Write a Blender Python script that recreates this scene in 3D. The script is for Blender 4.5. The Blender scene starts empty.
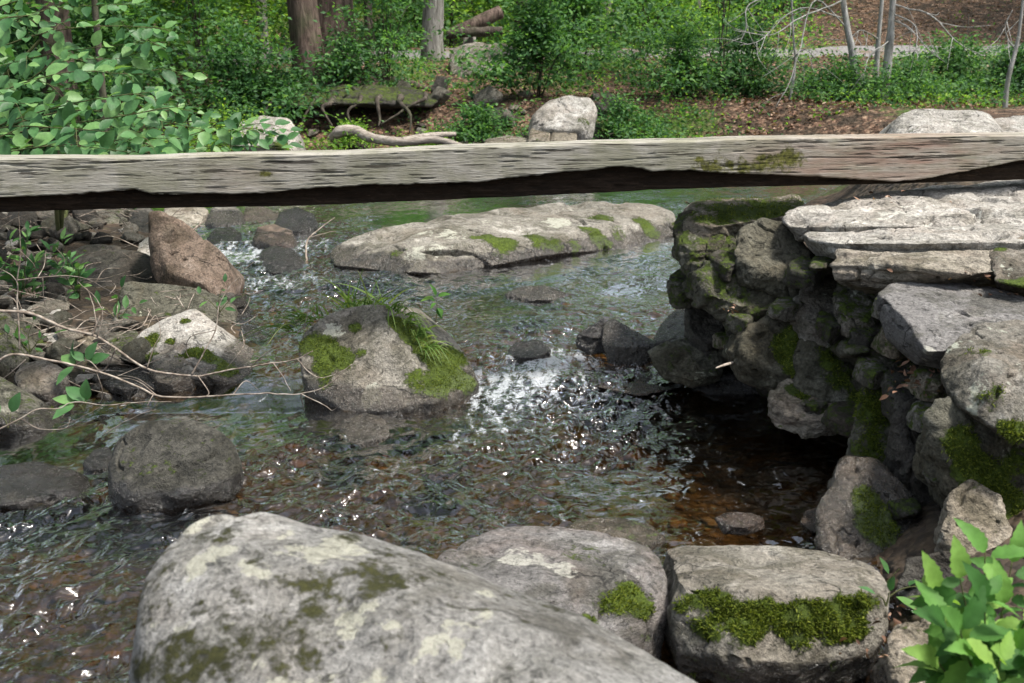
import bpy, bmesh, math, random
import numpy as np
from mathutils import Vector

PI = math.pi
scene = bpy.context.scene
C = scene.collection

# ------------------------------------------------------------------ camera
EYE = np.array([0.0, 0.0, 1.30])          # 1.3 m above the near water, Y runs upstream
PITCH = math.radians(13.4)
FOC = 1024 * 40.0 / 36.0
cp, sp = math.cos(PITCH), math.sin(PITCH)

def ray(px, py):
    u = (px - 512) / FOC
    v = (341.5 - py) / FOC
    return np.array([u, cp + v * sp, -sp + v * cp])

def at(px, py, Y):                         # surveyed point at distance Y
    d = ray(px, py)
    return EYE + d * (Y / d[1])

def onz(px, py, z):                        # surveyed point on the level z
    d = ray(px, py)
    return EYE + d * ((z - EYE[2]) / d[2])

def project(P):
    Q = np.asarray(P) - EYE
    dep = Q[:, 1] * cp - Q[:, 2] * sp
    up = Q[:, 1] * sp + Q[:, 2] * cp
    dep_ = np.where(dep > 0.05, dep, 0.05)
    return 512 + FOC * Q[:, 0] / dep_, 341.5 - FOC * up / dep_, dep

# ------------------------------------------------------------------ noise
_rs = np.random.RandomState(7)
_perm = _rs.permutation(256)
_perm = np.concatenate([_perm, _perm, _perm])
_g = _rs.normal(size=(256, 3))
_g /= np.linalg.norm(_g, axis=1)[:, None]

def pnoise(P):
    P = np.asarray(P, float)
    i = np.floor(P).astype(int)
    f = P - i
    i &= 255
    u = f * f * f * (f * (f * 6 - 15) + 10)
    out = 0
    for dx in (0, 1):
        wx = u[:, 0] if dx else 1 - u[:, 0]
        for dy in (0, 1):
            wy = u[:, 1] if dy else 1 - u[:, 1]
            for dz in (0, 1):
                wz = u[:, 2] if dz else 1 - u[:, 2]
                h = _perm[_perm[_perm[i[:, 0] + dx] + i[:, 1] + dy] + i[:, 2] + dz]
                g = _g[h]
                out = out + wx * wy * wz * (g[:, 0] * (f[:, 0] - dx) + g[:, 1] * (f[:, 1] - dy) + g[:, 2] * (f[:, 2] - dz))
    return out * 1.6

def fbm(P, octaves=5, gain=0.5, lac=2.03):
    a, s, t = 1.0, 0.0, 0.0
    P = np.asarray(P, float).copy()
    for k in range(octaves):
        s = s + a * pnoise(P + 17.3 * k)
        t += a
        a *= gain
        P = P * lac
    return s / t

def ridged(P, octaves=4, gain=0.5):
    a, s, t = 1.0, 0.0, 0.0
    P = np.asarray(P, float).copy()
    for k in range(octaves):
        s = s + a * (1 - np.abs(pnoise(P + 31.7 * k)))
        t += a
        a *= gain
        P = P * 2.1
    return s / t

def sstep(a, b, x):
    t = np.clip((x - a) / (b - a), 0, 1)
    return t * t * (3 - 2 * t)

# ------------------------------------------------------------------ meshes
def make_mesh(name, V, faces, attrs=None, smooth=True):
    me = bpy.data.meshes.new(name)
    V = np.asarray(V, np.float32)
    me.vertices.add(len(V))
    me.vertices.foreach_set('co', V.ravel())
    if not isinstance(faces, list):
        faces = [faces]
    faces = [np.asarray(f, np.int32) for f in faces if len(f)]
    idx = np.concatenate([f.ravel() for f in faces])
    tot = np.concatenate([np.full(len(f), f.shape[1], np.int32) for f in faces])
    st = np.concatenate([[0], np.cumsum(tot)[:-1]]).astype(np.int32)
    me.loops.add(len(idx))
    me.loops.foreach_set('vertex_index', idx)
    me.polygons.add(len(tot))
    me.polygons.foreach_set('loop_start', st)
    me.polygons.foreach_set('loop_total', tot)
    if smooth:
        me.polygons.foreach_set('use_smooth', np.ones(len(tot), bool))
    me.update(calc_edges=True)
    for k, a in (attrs or {}).items():
        at_ = me.attributes.new(k, 'FLOAT', 'POINT')
        at_.data.foreach_set('value', np.asarray(a, np.float32))
    return me

def link(name, me, mat=None, parent=None, loc=None):
    o = bpy.data.objects.new(name, me)
    C.objects.link(o)
    if mat is not None:
        if len(me.materials):
            me.materials[0] = mat
        else:
            me.materials.append(mat)
    if loc is not None:
        o.location = loc
    if parent is not None:
        o.parent = parent
    return o

def tag(o, label=None, cat=None, group=None, kind=None):
    if label: o['label'] = label
    if cat: o['category'] = cat
    if group: o['group'] = group
    if kind: o['kind'] = kind
    return o

def empty(name, loc):
    o = bpy.data.objects.new(name, None)
    C.objects.link(o)
    o.location = loc
    o.empty_display_size = 0.05
    return o

class MB:
    """collects tubes and leaves into one mesh"""
    def __init__(s):
        s.V, s.F3, s.F4, s.n = [], [], [], 0
        s.att = []
    def add(s, V, F3=None, F4=None, a=0.0):
        V = np.asarray(V, float)
        if F3 is not None and len(F3): s.F3.append(np.asarray(F3) + s.n)
        if F4 is not None and len(F4): s.F4.append(np.asarray(F4) + s.n)
        s.V.append(V)
        s.att.append(np.broadcast_to(np.asarray(a, float), (len(V),)).copy())
        s.n += len(V)
    def tube(s, P, R, seg=8, cap=True, rough=0.0, seed=0):
        P = np.asarray(P, float)
        n = len(P)
        R = np.broadcast_to(np.asarray(R, float), (n,))
        T = np.gradient(P, axis=0)
        T /= np.linalg.norm(T, axis=1)[:, None] + 1e-9
        ref = np.array([0, 0, 1.0]) if abs(T[0, 2]) < 0.8 else np.array([1.0, 0, 0])
        A = np.cross(T, ref); A /= np.linalg.norm(A, axis=1)[:, None] + 1e-9
        B = np.cross(T, A)
        th = np.arange(seg) * 2 * PI / seg
        ring = (A[:, None, :] * np.cos(th)[None, :, None] + B[:, None, :] * np.sin(th)[None, :, None])
        rr = R[:, None] * np.ones((1, seg))
        if rough:
            q = (P[:, None, :] + ring * R[:, None, None]).reshape(-1, 3)
            rr = rr * (1 + rough * fbm(q / (R.mean() * 1.6) * np.array([1, 1, 0.35]) + seed, 4).reshape(n, seg))
        V = (P[:, None, :] + ring * rr[:, :, None]).reshape(-1, 3)
        i = np.arange(n - 1)[:, None] * seg + np.arange(seg)[None, :]
        j = np.arange(n - 1)[:, None] * seg + (np.arange(seg)[None, :] + 1) % seg
        F4 = np.stack([i, j, j + seg, i + seg], -1).reshape(-1, 4)
        F3 = None
        if cap:
            V = np.concatenate([V, P[:1], P[-1:]])
            a0, a1 = n * seg, n * seg + 1
            k = np.arange(seg); k2 = (k + 1) % seg
            F3 = np.concatenate([np.stack([k2, k, np.full(seg, a0)], -1),
                                 np.stack([k + (n - 1) * seg, k2 + (n - 1) * seg, np.full(seg, a1)], -1)])
        s.add(V, F3, F4)
    def build(s, name, mat, parent=None, origin=None, smooth=True):
        V = np.concatenate(s.V)
        o0 = np.zeros(3)
        if parent is not None:
            o0 = np.array(parent.location)
        elif origin is not None:
            o0 = np.asarray(origin)
        fs = []
        if s.F3: fs.append(np.concatenate(s.F3))
        if s.F4: fs.append(np.concatenate(s.F4))
        me = make_mesh(name, V - o0, fs, {'var': np.concatenate(s.att)}, smooth)
        o = link(name, me, mat, parent)
        if parent is None:
            o.location = o0
        return o

def spline(P, n):
    """Catmull-Rom through P, n samples"""
    P = np.asarray(P, float)
    if len(P) == 2:
        t = np.linspace(0, 1, n)[:, None]
        return P[0] * (1 - t) + P[1] * t
    Q = np.concatenate([[2 * P[0] - P[1]], P, [2 * P[-1] - P[-2]]])
    u = np.linspace(0, len(P) - 1 - 1e-6, n)
    k = np.floor(u).astype(int); t = (u - k)[:, None]
    p0, p1, p2, p3 = Q[k], Q[k + 1], Q[k + 2], Q[k + 3]
    return 0.5 * (2 * p1 + (p2 - p0) * t + (2 * p0 - 5 * p1 + 4 * p2 - p3) * t ** 2 + (3 * p1 - p0 - 3 * p2 + p3) * t ** 3)

def unit(v):
    v = np.asarray(v, float)
    return v / (np.linalg.norm(v, axis=-1, keepdims=True) + 1e-9)

# ---- leaves: base points B, directions D, normals N (all n x 3), lengths L, widths W
def leaves_small(mb, B, D, N, L, W, fold=0.25):
    D = unit(D); S = unit(np.cross(D, N)); N = np.cross(S, D)
    L = np.asarray(L)[:, None]; W = np.asarray(W)[:, None]
    n = len(B)
    m = B + D * L * 0.5
    t = B + D * L
    l = B + D * L * 0.42 + S * W * 0.5 + N * W * fold
    r = B + D * L * 0.42 - S * W * 0.5 + N * W * fold
    V = np.stack([B, r, t, l], 1).reshape(-1, 3)
    k = np.arange(n)[:, None] * 4
    mb.add(V, np.concatenate([k + [0, 1, 2], k + [0, 2, 3]]))

def leaves_fine(mb, B, D, N, L, W, seg=6, fold=0.18, droop=0.25, serr=0.0, shape=0.42):
    D = unit(D); S = unit(np.cross(D, N)); N = np.cross(S, D)
    n = len(B)
    L = np.broadcast_to(np.asarray(L, float), (n,)); W = np.broadcast_to(np.asarray(W, float), (n,))
    droop = np.broadcast_to(np.asarray(droop, float), (n,))
    u = np.linspace(0, 1, seg + 1)
    pk = shape
    w = np.where(u < pk, np.sin(0.5 * PI * u / pk) ** 0.75, np.cos(0.5 * PI * np.clip((u - pk) / (1 - pk), 0, 1)) ** 0.95)
    w[-1] = 0.0; w[0] = 0.04
    V = []
    for j, uj in enumerate(u):
        c = B + D * (L * uj)[:, None] - N * (droop * L * uj * uj)[:, None]
        ww = W * 0.5 * w[j]
        if serr and 0 < j < seg:
            ww = ww * (1 + serr * (1 if j % 2 else -1))
        up = N * (ww * fold * 2 + 0.02 * W * np.sin(uj * 14))[:, None]
        V += [c + S * ww[:, None] + up, c, c - S * ww[:, None] + up]
    V = np.stack(V, 1).reshape(-1, 3)
    k = (np.arange(n) * 3 * (seg + 1))[:, None, None]
    q = []
    for j in range(seg):
        a = 3 * j
        q += [[a + 1, a, a + 3, a + 4], [a + 2, a + 1, a + 4, a + 5]]
    F = (k + np.array(q)[None]).reshape(-1, 4)
    mb.add(V, None, F)

# ------------------------------------------------------------------ nodes
class NT:
    def __init__(s, name):
        s.m = bpy.data.materials.new(name)
        s.m.use_nodes = True
        s.t = s.m.node_tree
        s.t.nodes.clear()
        s.out = s.t.nodes.new('ShaderNodeOutputMaterial')
    def n(s, typ, **kw):
        nd = s.t.nodes.new('ShaderNode' + typ)
        for k, v in kw.items():
            setattr(nd, k, v)
        return nd
    def l(s, a, b):
        s.t.links.new(a, b)
    def put(s, sock, v):
        if hasattr(v, 'is_output') or isinstance(v, bpy.types.NodeSocket):
            s.l(v, sock)
        elif isinstance(v, (tuple, list)) and len(v) == 3 and sock.type == 'RGBA':
            sock.default_value = (*v, 1)
        else:
            sock.default_value = v
    def math(s, op, a, b=0.0, clamp=False):
        nd = s.n('Math', operation=op, use_clamp=clamp)
        s.put(nd.inputs[0], a); s.put(nd.inputs[1], b)
        return nd.outputs[0]
    def mix(s, f, a, b, mode='MIX'):
        nd = s.n('Mix', data_type='RGBA', blend_type=mode)
        s.put(nd.inputs[0], f); s.put(nd.inputs[6], a); s.put(nd.inputs[7], b)
        return nd.outputs[2]
    def fmix(s, f, a, b):
        nd = s.n('Mix', data_type='FLOAT')
        s.put(nd.inputs[0], f); s.put(nd.inputs[2], a); s.put(nd.inputs[3], b)
        return nd.outputs[0]
    def noise(s, vec, scale, detail=5, rough=0.55, dist=0.0, col=False):
        nd = s.n('TexNoise')
        if vec is not None: s.l(vec, nd.inputs['Vector'])
        nd.inputs['Scale'].default_value = scale
        nd.inputs['Detail'].default_value = detail
        nd.inputs['Roughness'].default_value = rough
        nd.inputs['Distortion'].default_value = dist
        return nd.outputs['Color' if col else 'Fac']
    def voro(s, vec, scale, feature='F1', out='Distance', rnd=1.0):
        nd = s.n('TexVoronoi', feature=feature)
        if vec is not None: s.l(vec, nd.inputs['Vector'])
        nd.inputs['Scale'].default_value = scale
        nd.inputs['Randomness'].default_value = rnd
        return nd.outputs[out]
    def ramp(s, f, stops, interp='LINEAR'):
        nd = s.n('ValToRGB')
        nd.color_ramp.interpolation = interp
        e = nd.color_ramp.elements
        while len(e) < len(stops): e.new(0.5)
        for q, (p, c) in zip(e, stops):
            q.position = p
            q.color = (*c, 1) if isinstance(c, (tuple, list)) else (c, c, c, 1)
        s.put(nd.inputs[0], f)
        return nd.outputs[0]
    def rng(s, f, a, b, c=0.0, d=1.0, smooth=False):
        nd = s.n('MapRange', interpolation_type='SMOOTHSTEP' if smooth else 'LINEAR')
        s.put(nd.inputs[0], f)
        for i, v in enumerate((a, b, c, d)): s.put(nd.inputs[i + 1], v)
        return nd.outputs[0]
    def attr(s, name):
        return s.n('Attribute', attribute_name=name).outputs['Fac']
    def coords(s, jitter=True, scale=(1, 1, 1)):
        tc = s.n('TexCoord')
        v = tc.outputs['Object']
        if scale != (1, 1, 1):
            mp = s.n('Mapping'); mp.inputs['Scale'].default_value = scale
            s.l(v, mp.inputs['Vector']); v = mp.outputs[0]
        if jitter:
            oi = s.n('ObjectInfo')
            a = s.n('VectorMath', operation='ADD')
            s.l(v, a.inputs[0])
            s.l(s.math('MULTIPLY', oi.outputs['Random'], 37.0), a.inputs[1])
            v = a.outputs[0]
        return v
    def bump(s, h, strength=0.5, dist=0.01, prev=None):
        nd = s.n('Bump')
        s.put(nd.inputs['Strength'], strength)
        nd.inputs['Distance'].default_value = dist
        s.put(nd.inputs['Height'], h)
        if prev is not None: s.l(prev, nd.inputs['Normal'])
        return nd.outputs[0]
    def bsdf(s, color, rough, normal=None, spec=0.5):
        b = s.n('BsdfPrincipled')
        s.put(b.inputs['Base Color'], color)
        s.put(b.inputs['Roughness'], rough)
        s.put(b.inputs['Specular IOR Level'], spec)
        if normal is not None: s.l(normal, b.inputs['Normal'])
        return b.outputs[0]
    def done(s, sh):
        s.l(sh, s.out.inputs['Surface'])
        return s.m

def rock_material(name, dark, mid, light, lichen=(0.42, 0.44, 0.36), tint=(0.2, 0.13, 0.08), tint_amt=0.35,
                  moss_a=(0.024, 0.036, 0.008), moss_b=(0.125, 0.18, 0.022), fscale=1.0, layered=1.0, dry_rough=0.85, patina=0.72):
    t = NT(name)
    v = t.coords(scale=(1, 1, layered))
    big = t.noise(v, 3.2 * fscale, 7, 0.62, 0.6)
    med = t.noise(v, 16 * fscale, 8, 0.68, 0.3)
    fin = t.noise(v, 85 * fscale, 6, 0.7)
    grain = t.voro(v, 190 * fscale)
    f = t.math('ADD', t.math('MULTIPLY', big, 0.55), t.math('MULTIPLY', med, 0.45))
    col = t.ramp(f, [(0.37, dark), (0.465, mid), (0.535, mid), (0.64, light)])
    tn = t.rng(t.noise(v, 2.1 * fscale, 5, 0.6, 1.2), 0.5, 0.66)
    col = t.mix(t.math('MULTIPLY', tn, tint_amt), col, tint)
    col = t.mix(0.75, col, t.ramp(fin, [(0.3, 0.15), (0.5, 0.5), (0.70, 0.9)]), 'OVERLAY')
    col = t.mix(t.math('MULTIPLY', t.rng(grain, 0.12, 0.32, 1, 0), 0.22), col, dark)
    pat = t.rng(t.noise(v, 4.5 * fscale, 9, 0.72, 0.9), 0.475, 0.575)
    col = t.mix(t.math('MULTIPLY', pat, patina), col, t.mix(1.0, col, (0.36, 0.36, 0.30), 'MULTIPLY'))
    # dark pits and hairline cracks
    pit = t.rng(t.noise(v, 34 * fscale, 4, 0.6, 0.8), 0.34, 0.42, 1, 0)
    col = t.mix(t.math('MULTIPLY', pit, 0.6), col, tuple(c * 0.35 for c in dark))
    # hairline fractures
    wv = t.n('VectorMath', operation='ADD'); t.l(v, wv.inputs[0])
    wn_ = t.n('VectorMath', operation='SCALE'); t.l(t.noise(v, 5, 4, .6, 0, True), wn_.inputs[0]); wn_.inputs['Scale'].default_value = 0.22
    t.l(wn_.outputs[0], wv.inputs[1])
    fr_ = t.rng(t.voro(wv.outputs[0], 3.4 * fscale, 'DISTANCE_TO_EDGE'), 0.004, 0.018, 1, 0)
    fr_ = t.math('MULTIPLY', fr_, t.rng(t.noise(v, 3.5, 3), .55, .63))
    col = t.mix(t.math('MULTIPLY', fr_, 0.75), col, tuple(c * 0.25 for c in dark))
    # lichen crust
    ln = t.noise(v, 11 * fscale, 6, 0.62, 0.5)
    ln2 = t.noise(v, 60 * fscale, 3, 0.6)
    lm = t.math('ADD', t.attr('lichen'), t.math('MULTIPLY', t.math('SUBTRACT', ln, 0.5), 2.2))
    lm = t.math('ADD', lm, t.math('MULTIPLY', t.math('SUBTRACT', ln2, 0.5), 0.7))
    lm = t.rng(lm, 0.48, 0.6)
    col = t.mix(t.math('MULTIPLY', lm, 0.72), col, t.mix(t.rng(ln2, .35, .65), tuple(c * .8 for c in lichen), tuple(c * 1.15 for c in lichen)))
    # wet skin
    wn = t.noise(v, 9, 5, 0.6)
    wm = t.rng(t.math('ADD', t.attr('wet'), t.math('MULTIPLY', t.math('SUBTRACT', wn, 0.5), 0.9)), 0.38, 0.6)
    col = t.mix(wm, col, t.mix(1.0, col, (0.30, 0.27, 0.24), 'MULTIPLY'))
    # moss
    mn = t.noise(v, 22, 6, 0.65, 0.4)
    mn2 = t.noise(v, 90, 5, 0.7)
    mm = t.math('ADD', t.attr('moss'), t.math('MULTIPLY', t.math('SUBTRACT', mn, 0.5), 2.6))
    mm = t.math('ADD', mm, t.math('MULTIPLY', t.math('SUBTRACT', mn2, 0.5), 1.3))
    mm = t.rng(mm, 0.38, 0.74)
    mc = t.ramp(t.math('ADD', t.math('MULTIPLY', mn2, 0.6), t.math('MULTIPLY', t.noise(v, 7, 3), 0.4)),
                [(0.34, moss_a), (0.52, tuple((a + b) / 2 for a, b in zip(moss_a, moss_b))), (0.66, moss_b)])
    col = t.mix(mm, col, mc)
    rough = t.fmix(wm, t.rng(med, 0.3, 0.7, dry_rough - 0.1, dry_rough + 0.08), t.rng(fin, 0.35, 0.65, 0.09, 0.32))
    rough = t.fmix(mm, rough, 0.95)
    b1 = t.bump(med, 0.8, 0.04)
    h2 = t.math('ADD', fin, t.math('MULTIPLY', grain, 0.35))
    h2 = t.math('SUBTRACT', h2, t.math('MULTIPLY', pit, 0.5))
    h2 = t.math('SUBTRACT', h2, t.math('MULTIPLY', fr_, 1.2))
    b2 = t.bump(h2, 0.9, 0.008, b1)
    hm = t.math('MULTIPLY', mm, t.math('ADD', t.noise(v, 150, 4, 0.7), 0.6))
    b3 = t.bump(hm, 0.9, 0.012, b2)
    return t.done(t.bsdf(col, rough, b3, t.fmix(wm, 0.3, 0.8)))

def leaf_material(name, a, b, c=None, rough=0.42, trans=0.35, spec=0.45):
    t = NT(name)
    r = t.n('NewGeometry').outputs['Random Per Island']
    v = t.coords(False)
    cl = t.noise(v, 1.1, 3)
    f = t.math('ADD', t.math('MULTIPLY', r, 0.75), t.math('MULTIPLY', cl, 0.25))
    stops = [(0.2, a), (0.6, b)]
    if c: stops.append((0.9, c))
    col = t.ramp(f, stops)
    col = t.mix(0.35, col, t.ramp(t.noise(v, 45, 3), [(0.35, 0.3), (0.65, 0.7)]), 'OVERLAY')
    s1 = t.bsdf(col, rough, t.bump(t.noise(v, 90, 2), 0.25, 0.004), spec)
    tr = t.n('BsdfTranslucent')
    t.l(t.mix(1.0, col, (1.3, 1.35, 0.6), 'MULTIPLY'), tr.inputs['Color'])
    mx = t.n('MixShader')
    mx.inputs[0].default_value = trans
    t.l(s1, mx.inputs[1]); t.l(tr.outputs[0], mx.inputs[2])
    return t.done(mx.outputs[0])

def bark_material(name, a, b, c, scale=1.0):
    t = NT(name)
    v = t.coords(True, (1, 1, 0.22))
    n1 = t.noise(v, 16 * scale, 7, 0.65, 0.6)
    n2 = t.noise(t.coords(True), 2.4 * scale, 4, 0.6)
    col = t.ramp(n1, [(0.34, a), (0.5, b), (0.68, c)])
    col = t.mix(t.math('MULTIPLY', t.rng(n2, 0.5, 0.68), 0.5), col, (0.06, 0.075, 0.035))
    return t.done(t.bsdf(col, 0.9, t.bump(n1, 0.8, 0.03), 0.2))
MAT = {}
# ------------------------------------------------------------------ terrain and stream
STREAM = np.array([(0.2, -2), (0.55, 1.2), (0.75, 1.9), (0.88, 2.4), (1.0, 3.0), (1.25, 3.5), (1.15, 4.2), (1.05, 4.8), (1.2, 5.5),
                   (1.5, 7.0), (2.2, 9.0), (3.2, 11.0), (3.6, 12.6), (2.0, 13.8), (0.6, 14.3), (-1.4, 14.7), (-4, 15.0), (-8, 16),
                   (-14, 17.5), (-14, 13.5), (-8, 12.0), (-4.6, 11.0), (-3.4, 9.6), (-2.55, 8.2), (-2.0, 7.2), (-1.65, 6.2), (-1.3, 5.4),
                   (-1.15, 4.75), (-1.5, 4.5), (-2.2, 4.3), (-3.2, 4.2), (-6, 4.0), (-7, 2.5), (-7, -2)], float)

def stream_sd(X, Y):
    """signed distance to the stream's edge, negative in the water"""
    P = np.stack([X.ravel(), Y.ravel()], 1)
    d = np.full(len(P), 1e9); ins = np.zeros(len(P), bool)
    for a, b in zip(STREAM, np.roll(STREAM, -1, 0)):
        e = b - a
        w = P - a
        t = np.clip((w @ e) / (e @ e), 0, 1)
        d = np.minimum(d, np.hypot(*(w - t[:, None] * e).T))
        c = ((a[1] > P[:, 1]) != (b[1] > P[:, 1])) & (P[:, 0] < (b[0] - a[0]) * (P[:, 1] - a[1]) / (b[1] - a[1] + 1e-12) + a[0])
        ins ^= c
    return np.where(ins, -d, d).reshape(X.shape)

def water_level(X, Y):
    return np.interp(Y, [0, 4.25, 4.75, 5.4, 6.6, 7.6, 9, 15, 20], [0, 0.0, 0.055, 0.09, 0.14, 0.18, 0.21, 0.30, 0.34])

def path_y(X):
    return 21.6 + 0.05 * X + 0.5 * np.sin(X * 0.23 + 0.6)

def ground_z(X, Y, detail=True):
    X = np.asarray(X, float); Y = np.asarray(Y, float)
    sd = stream_sd(X, Y)
    wl = water_level(X, Y)
    P = np.stack([X.ravel(), Y.ravel(), np.zeros(X.size)], 1)
    n = fbm(P * 0.9, 4).reshape(X.shape)
    bed = wl - np.minimum(0.16, -sd * 0.45) - 0.02
    # near banks: low stony shelf on the left, higher ground on the right
    left = wl + 0.03 * sstep(0, 0.3, sd) + 0.03 * np.clip(sd, 0, 1.3) + 0.11 * np.clip(sd - 1.3, 0, 5)
    right = wl + 0.1 * sstep(0, 0.2, sd) + 0.5 * sstep(0.2, 1.0, sd) + 0.05 * np.clip(sd, 0, 6)
    # far bank
    yy = Y - 14.6 - 0.1 * np.abs(X)
    far = wl + 0.55 * sstep(0, 1.7, sd) + np.interp(Y, [14, 17, 20.5, 22.8, 26, 32, 45, 80, 200], [0, 0.1, 0.62, 0.66, 0.9, 1.5, 3.2, 6, 9])
    far = far + np.clip(X - 3, 0, 14) * np.clip(Y - 22.5, 0, 12) * 0.030
    wr = sstep(-0.3, 0.5, X - 0.0)
    near = left * (1 - wr) + right * wr
    wf = sstep(11.0, 14.8, Y + np.where(sd < 0, 0, 0))
    bank = near * (1 - wf) + far * wf
    z = np.where(sd < 0, bed, bank)
    z = z + n * (0.03 + np.interp(Y, [9, 12], [0.03, 0.10]) * sstep(0.3, 2.5, sd))
    # the trail is levelled into the slope
    pd = np.abs(Y - path_y(X))
    pm = 1 - sstep(0.7, 1.5, pd)
    pz = 0.30 + 0.55 + 0.66 + 0.27 * (Y - path_y(X)) + np.clip(X - 3, 0, 14) * 0.012
    z = z * (1 - pm) + pz * pm
    if detail:
        z = z + 0.012 * fbm(P * 9, 3).reshape(X.shape) * np.where(pd < 1.2, 0.4, 1)
    return z

def gz(x, y):
    return float(ground_z(np.array([x]), np.array([y]))[0])

def build_ground():
    def ax(lo, hi, step, ext, g):
        a = list(np.arange(lo, hi + 1e-6, step)); d = step
        while a[-1] < ext: d *= g; a.append(a[-1] + d)
        d = step
        while a[0] > -ext: d *= g; a.insert(0, a[0] - d)
        return np.array(a)
    xs = ax(-5, 4.5, 0.055, 160, 1.09); ys = ax(0.2, 24, 0.07, 220, 1.12)
    ys = ys[ys > -40]
    X, Y = np.meshgrid(xs, ys)
    Z = ground_z(X, Y)
    sd = stream_sd(X, Y)
    V = np.stack([X, Y, Z], -1).reshape(-1, 3)
    nx, ny = len(xs), len(ys)
    i = (np.arange(ny - 1)[:, None] * nx + np.arange(nx - 1)[None]).ravel()
    F = np.stack([i, i + 1, i + nx + 1, i + nx], -1)
    P = np.stack([X.ravel(), Y.ravel(), np.zeros(X.size)], 1)
    green = fbm(P * 0.45 + 3, 4) * 1.3 + 0.45
    green = green - 0.4 * np.exp(-((Y.ravel() - 16.2) / 1.6) ** 2) - 0.9 * sstep(2.5, 7, X.ravel()) * sstep(22.5, 25, Y.ravel())
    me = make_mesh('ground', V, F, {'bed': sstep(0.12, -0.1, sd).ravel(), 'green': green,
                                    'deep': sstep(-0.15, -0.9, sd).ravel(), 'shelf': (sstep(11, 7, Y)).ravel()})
    t = NT('ground_soil')
    v = t.coords(False)
    # pebbly bed under the water
    cellc = t.voro(v, 13, 'F1', 'Color'); celld = t.voro(v, 13)
    cellc2 = t.voro(v, 34, 'F1', 'Color'); celld2 = t.voro(v, 34)
    sep = t.n('SeparateColor'); t.l(cellc, sep.inputs[0])
    sep2 = t.n('SeparateColor'); t.l(cellc2, sep2.inputs[0])
    peb = t.ramp(sep.outputs[0], [(0.0, (0.03, 0.02, 0.012)), (0.35, (0.10, 0.062, 0.03)), (0.6, (0.18, 0.112, 0.05)), (0.85, (0.085, 0.07, 0.047)), (1, (0.23, 0.17, 0.10))])
    peb2 = t.ramp(sep2.outputs[0], [(0.0, (0.035, 0.024, 0.014)), (0.5, (0.135, 0.083, 0.038)), (1, (0.20, 0.14, 0.08))])
    big = t.noise(v, 1.7, 4)
    bed = t.mix(t.rng(t.noise(v, 3.0, 3), 0.45, 0.55), peb, peb2)
    bed = t.mix(t.rng(celld, 0.25, 0.6, 0, .75), bed, (0.05, 0.03, 0.015))
    bed = t.mix(t.rng(t.noise(v, 24, 6, .7), .42, .6), bed, t.mix(1.0, bed, (.4, .36, .3), 'MULTIPLY'))
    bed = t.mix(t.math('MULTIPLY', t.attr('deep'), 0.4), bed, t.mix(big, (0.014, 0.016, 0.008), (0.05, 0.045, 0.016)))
    bed = t.mix(t.math('MULTIPLY', t.rng(big, 0.52, 0.64), 0.6), bed, (0.055, 0.06, 0.014))
    # bank soil with litter flecks
    lc = t.voro(v, 26, 'F1', 'Color'); ls = t.n('SeparateColor'); t.l(lc, ls.inputs[0])
    lit = t.ramp(ls.outputs[1], [(0.0, (0.035, 0.022, 0.014)), (0.4, (0.10, 0.055, 0.035)), (0.75, (0.19, 0.115, 0.075)), (1, (0.27, 0.19, 0.13))])
    soil = t.mix(t.rng(t.noise(v, 5, 5), 0.4, 0.62), (0.035, 0.024, 0.015), lit)
    gr = t.math('ADD', t.attr('green'), t.math('MULTIPLY', t.math('SUBTRACT', t.noise(v, 9, 5), 0.5), 1.2))
    soil = t.mix(t.rng(gr, 0.5, 0.75), soil, t.ramp(t.noise(v, 40, 4), [(0.3, (0.02, 0.035, 0.008)), (0.65, (0.075, 0.12, 0.02))]))
    stony = t.mix(0.75, peb2, (0.04, 0.032, 0.025))
    stony = t.mix(t.rng(t.noise(v, 7, 6, .7), .4, .6), (0.022, 0.018, 0.014), stony)
    soil = t.mix(t.math('MULTIPLY', t.attr('shelf'), 0.95), soil, stony)
    col = t.mix(t.attr('bed'), soil, bed)
    h = t.math('ADD', t.math('MULTIPLY', celld, -0.9), t.math('MULTIPLY', celld2, -0.35))
    nb = t.bump(h, 0.9, 0.05)
    t.done(t.bsdf(col, 0.85, nb, 0.25))
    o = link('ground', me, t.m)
    tag(o, kind='structure')

    # trail, a draped strip a few centimetres above the soil
    px = np.arange(-40, 60, 0.25)
    rows = np.linspace(-0.75, 0.75, 9)
    X, R = np.meshgrid(px, rows)
    edge = 1 + 0.16 * np.sin(X * 1.7 + 2 * np.sign(R)) + 0.1 * np.sin(X * 4.1)
    Yp = path_y(X) + R * edge
    Z = ground_z(X, Yp, False) + 0.03 - 0.03 * (np.abs(R) / 0.75) ** 6
    nx, ny = len(px), len(rows)
    i = (np.arange(ny - 1)[:, None] * nx + np.arange(nx - 1)[None]).ravel()
    t = NT('trail_gravel')
    v = t.coords(False)
    c = t.ramp(t.noise(v, 14, 7, 0.7), [(0.3, (0.10, 0.093, 0.09)), (0.6, (0.20, 0.19, 0.19))])
    c = t.mix(t.rng(t.noise(v, 2.2, 5), 0.55, 0.7), c, (0.13, 0.09, 0.06))
    t.done(t.bsdf(c, 0.9, t.bump(t.noise(v, 60, 4), 0.5, 0.02)))
    me = make_mesh('path', np.stack([X, Yp, Z], -1).reshape(-1, 3), np.stack([i, i + 1, i + nx + 1, i + nx], -1))
    tag(link('path', me, t.m), kind='structure')

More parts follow.
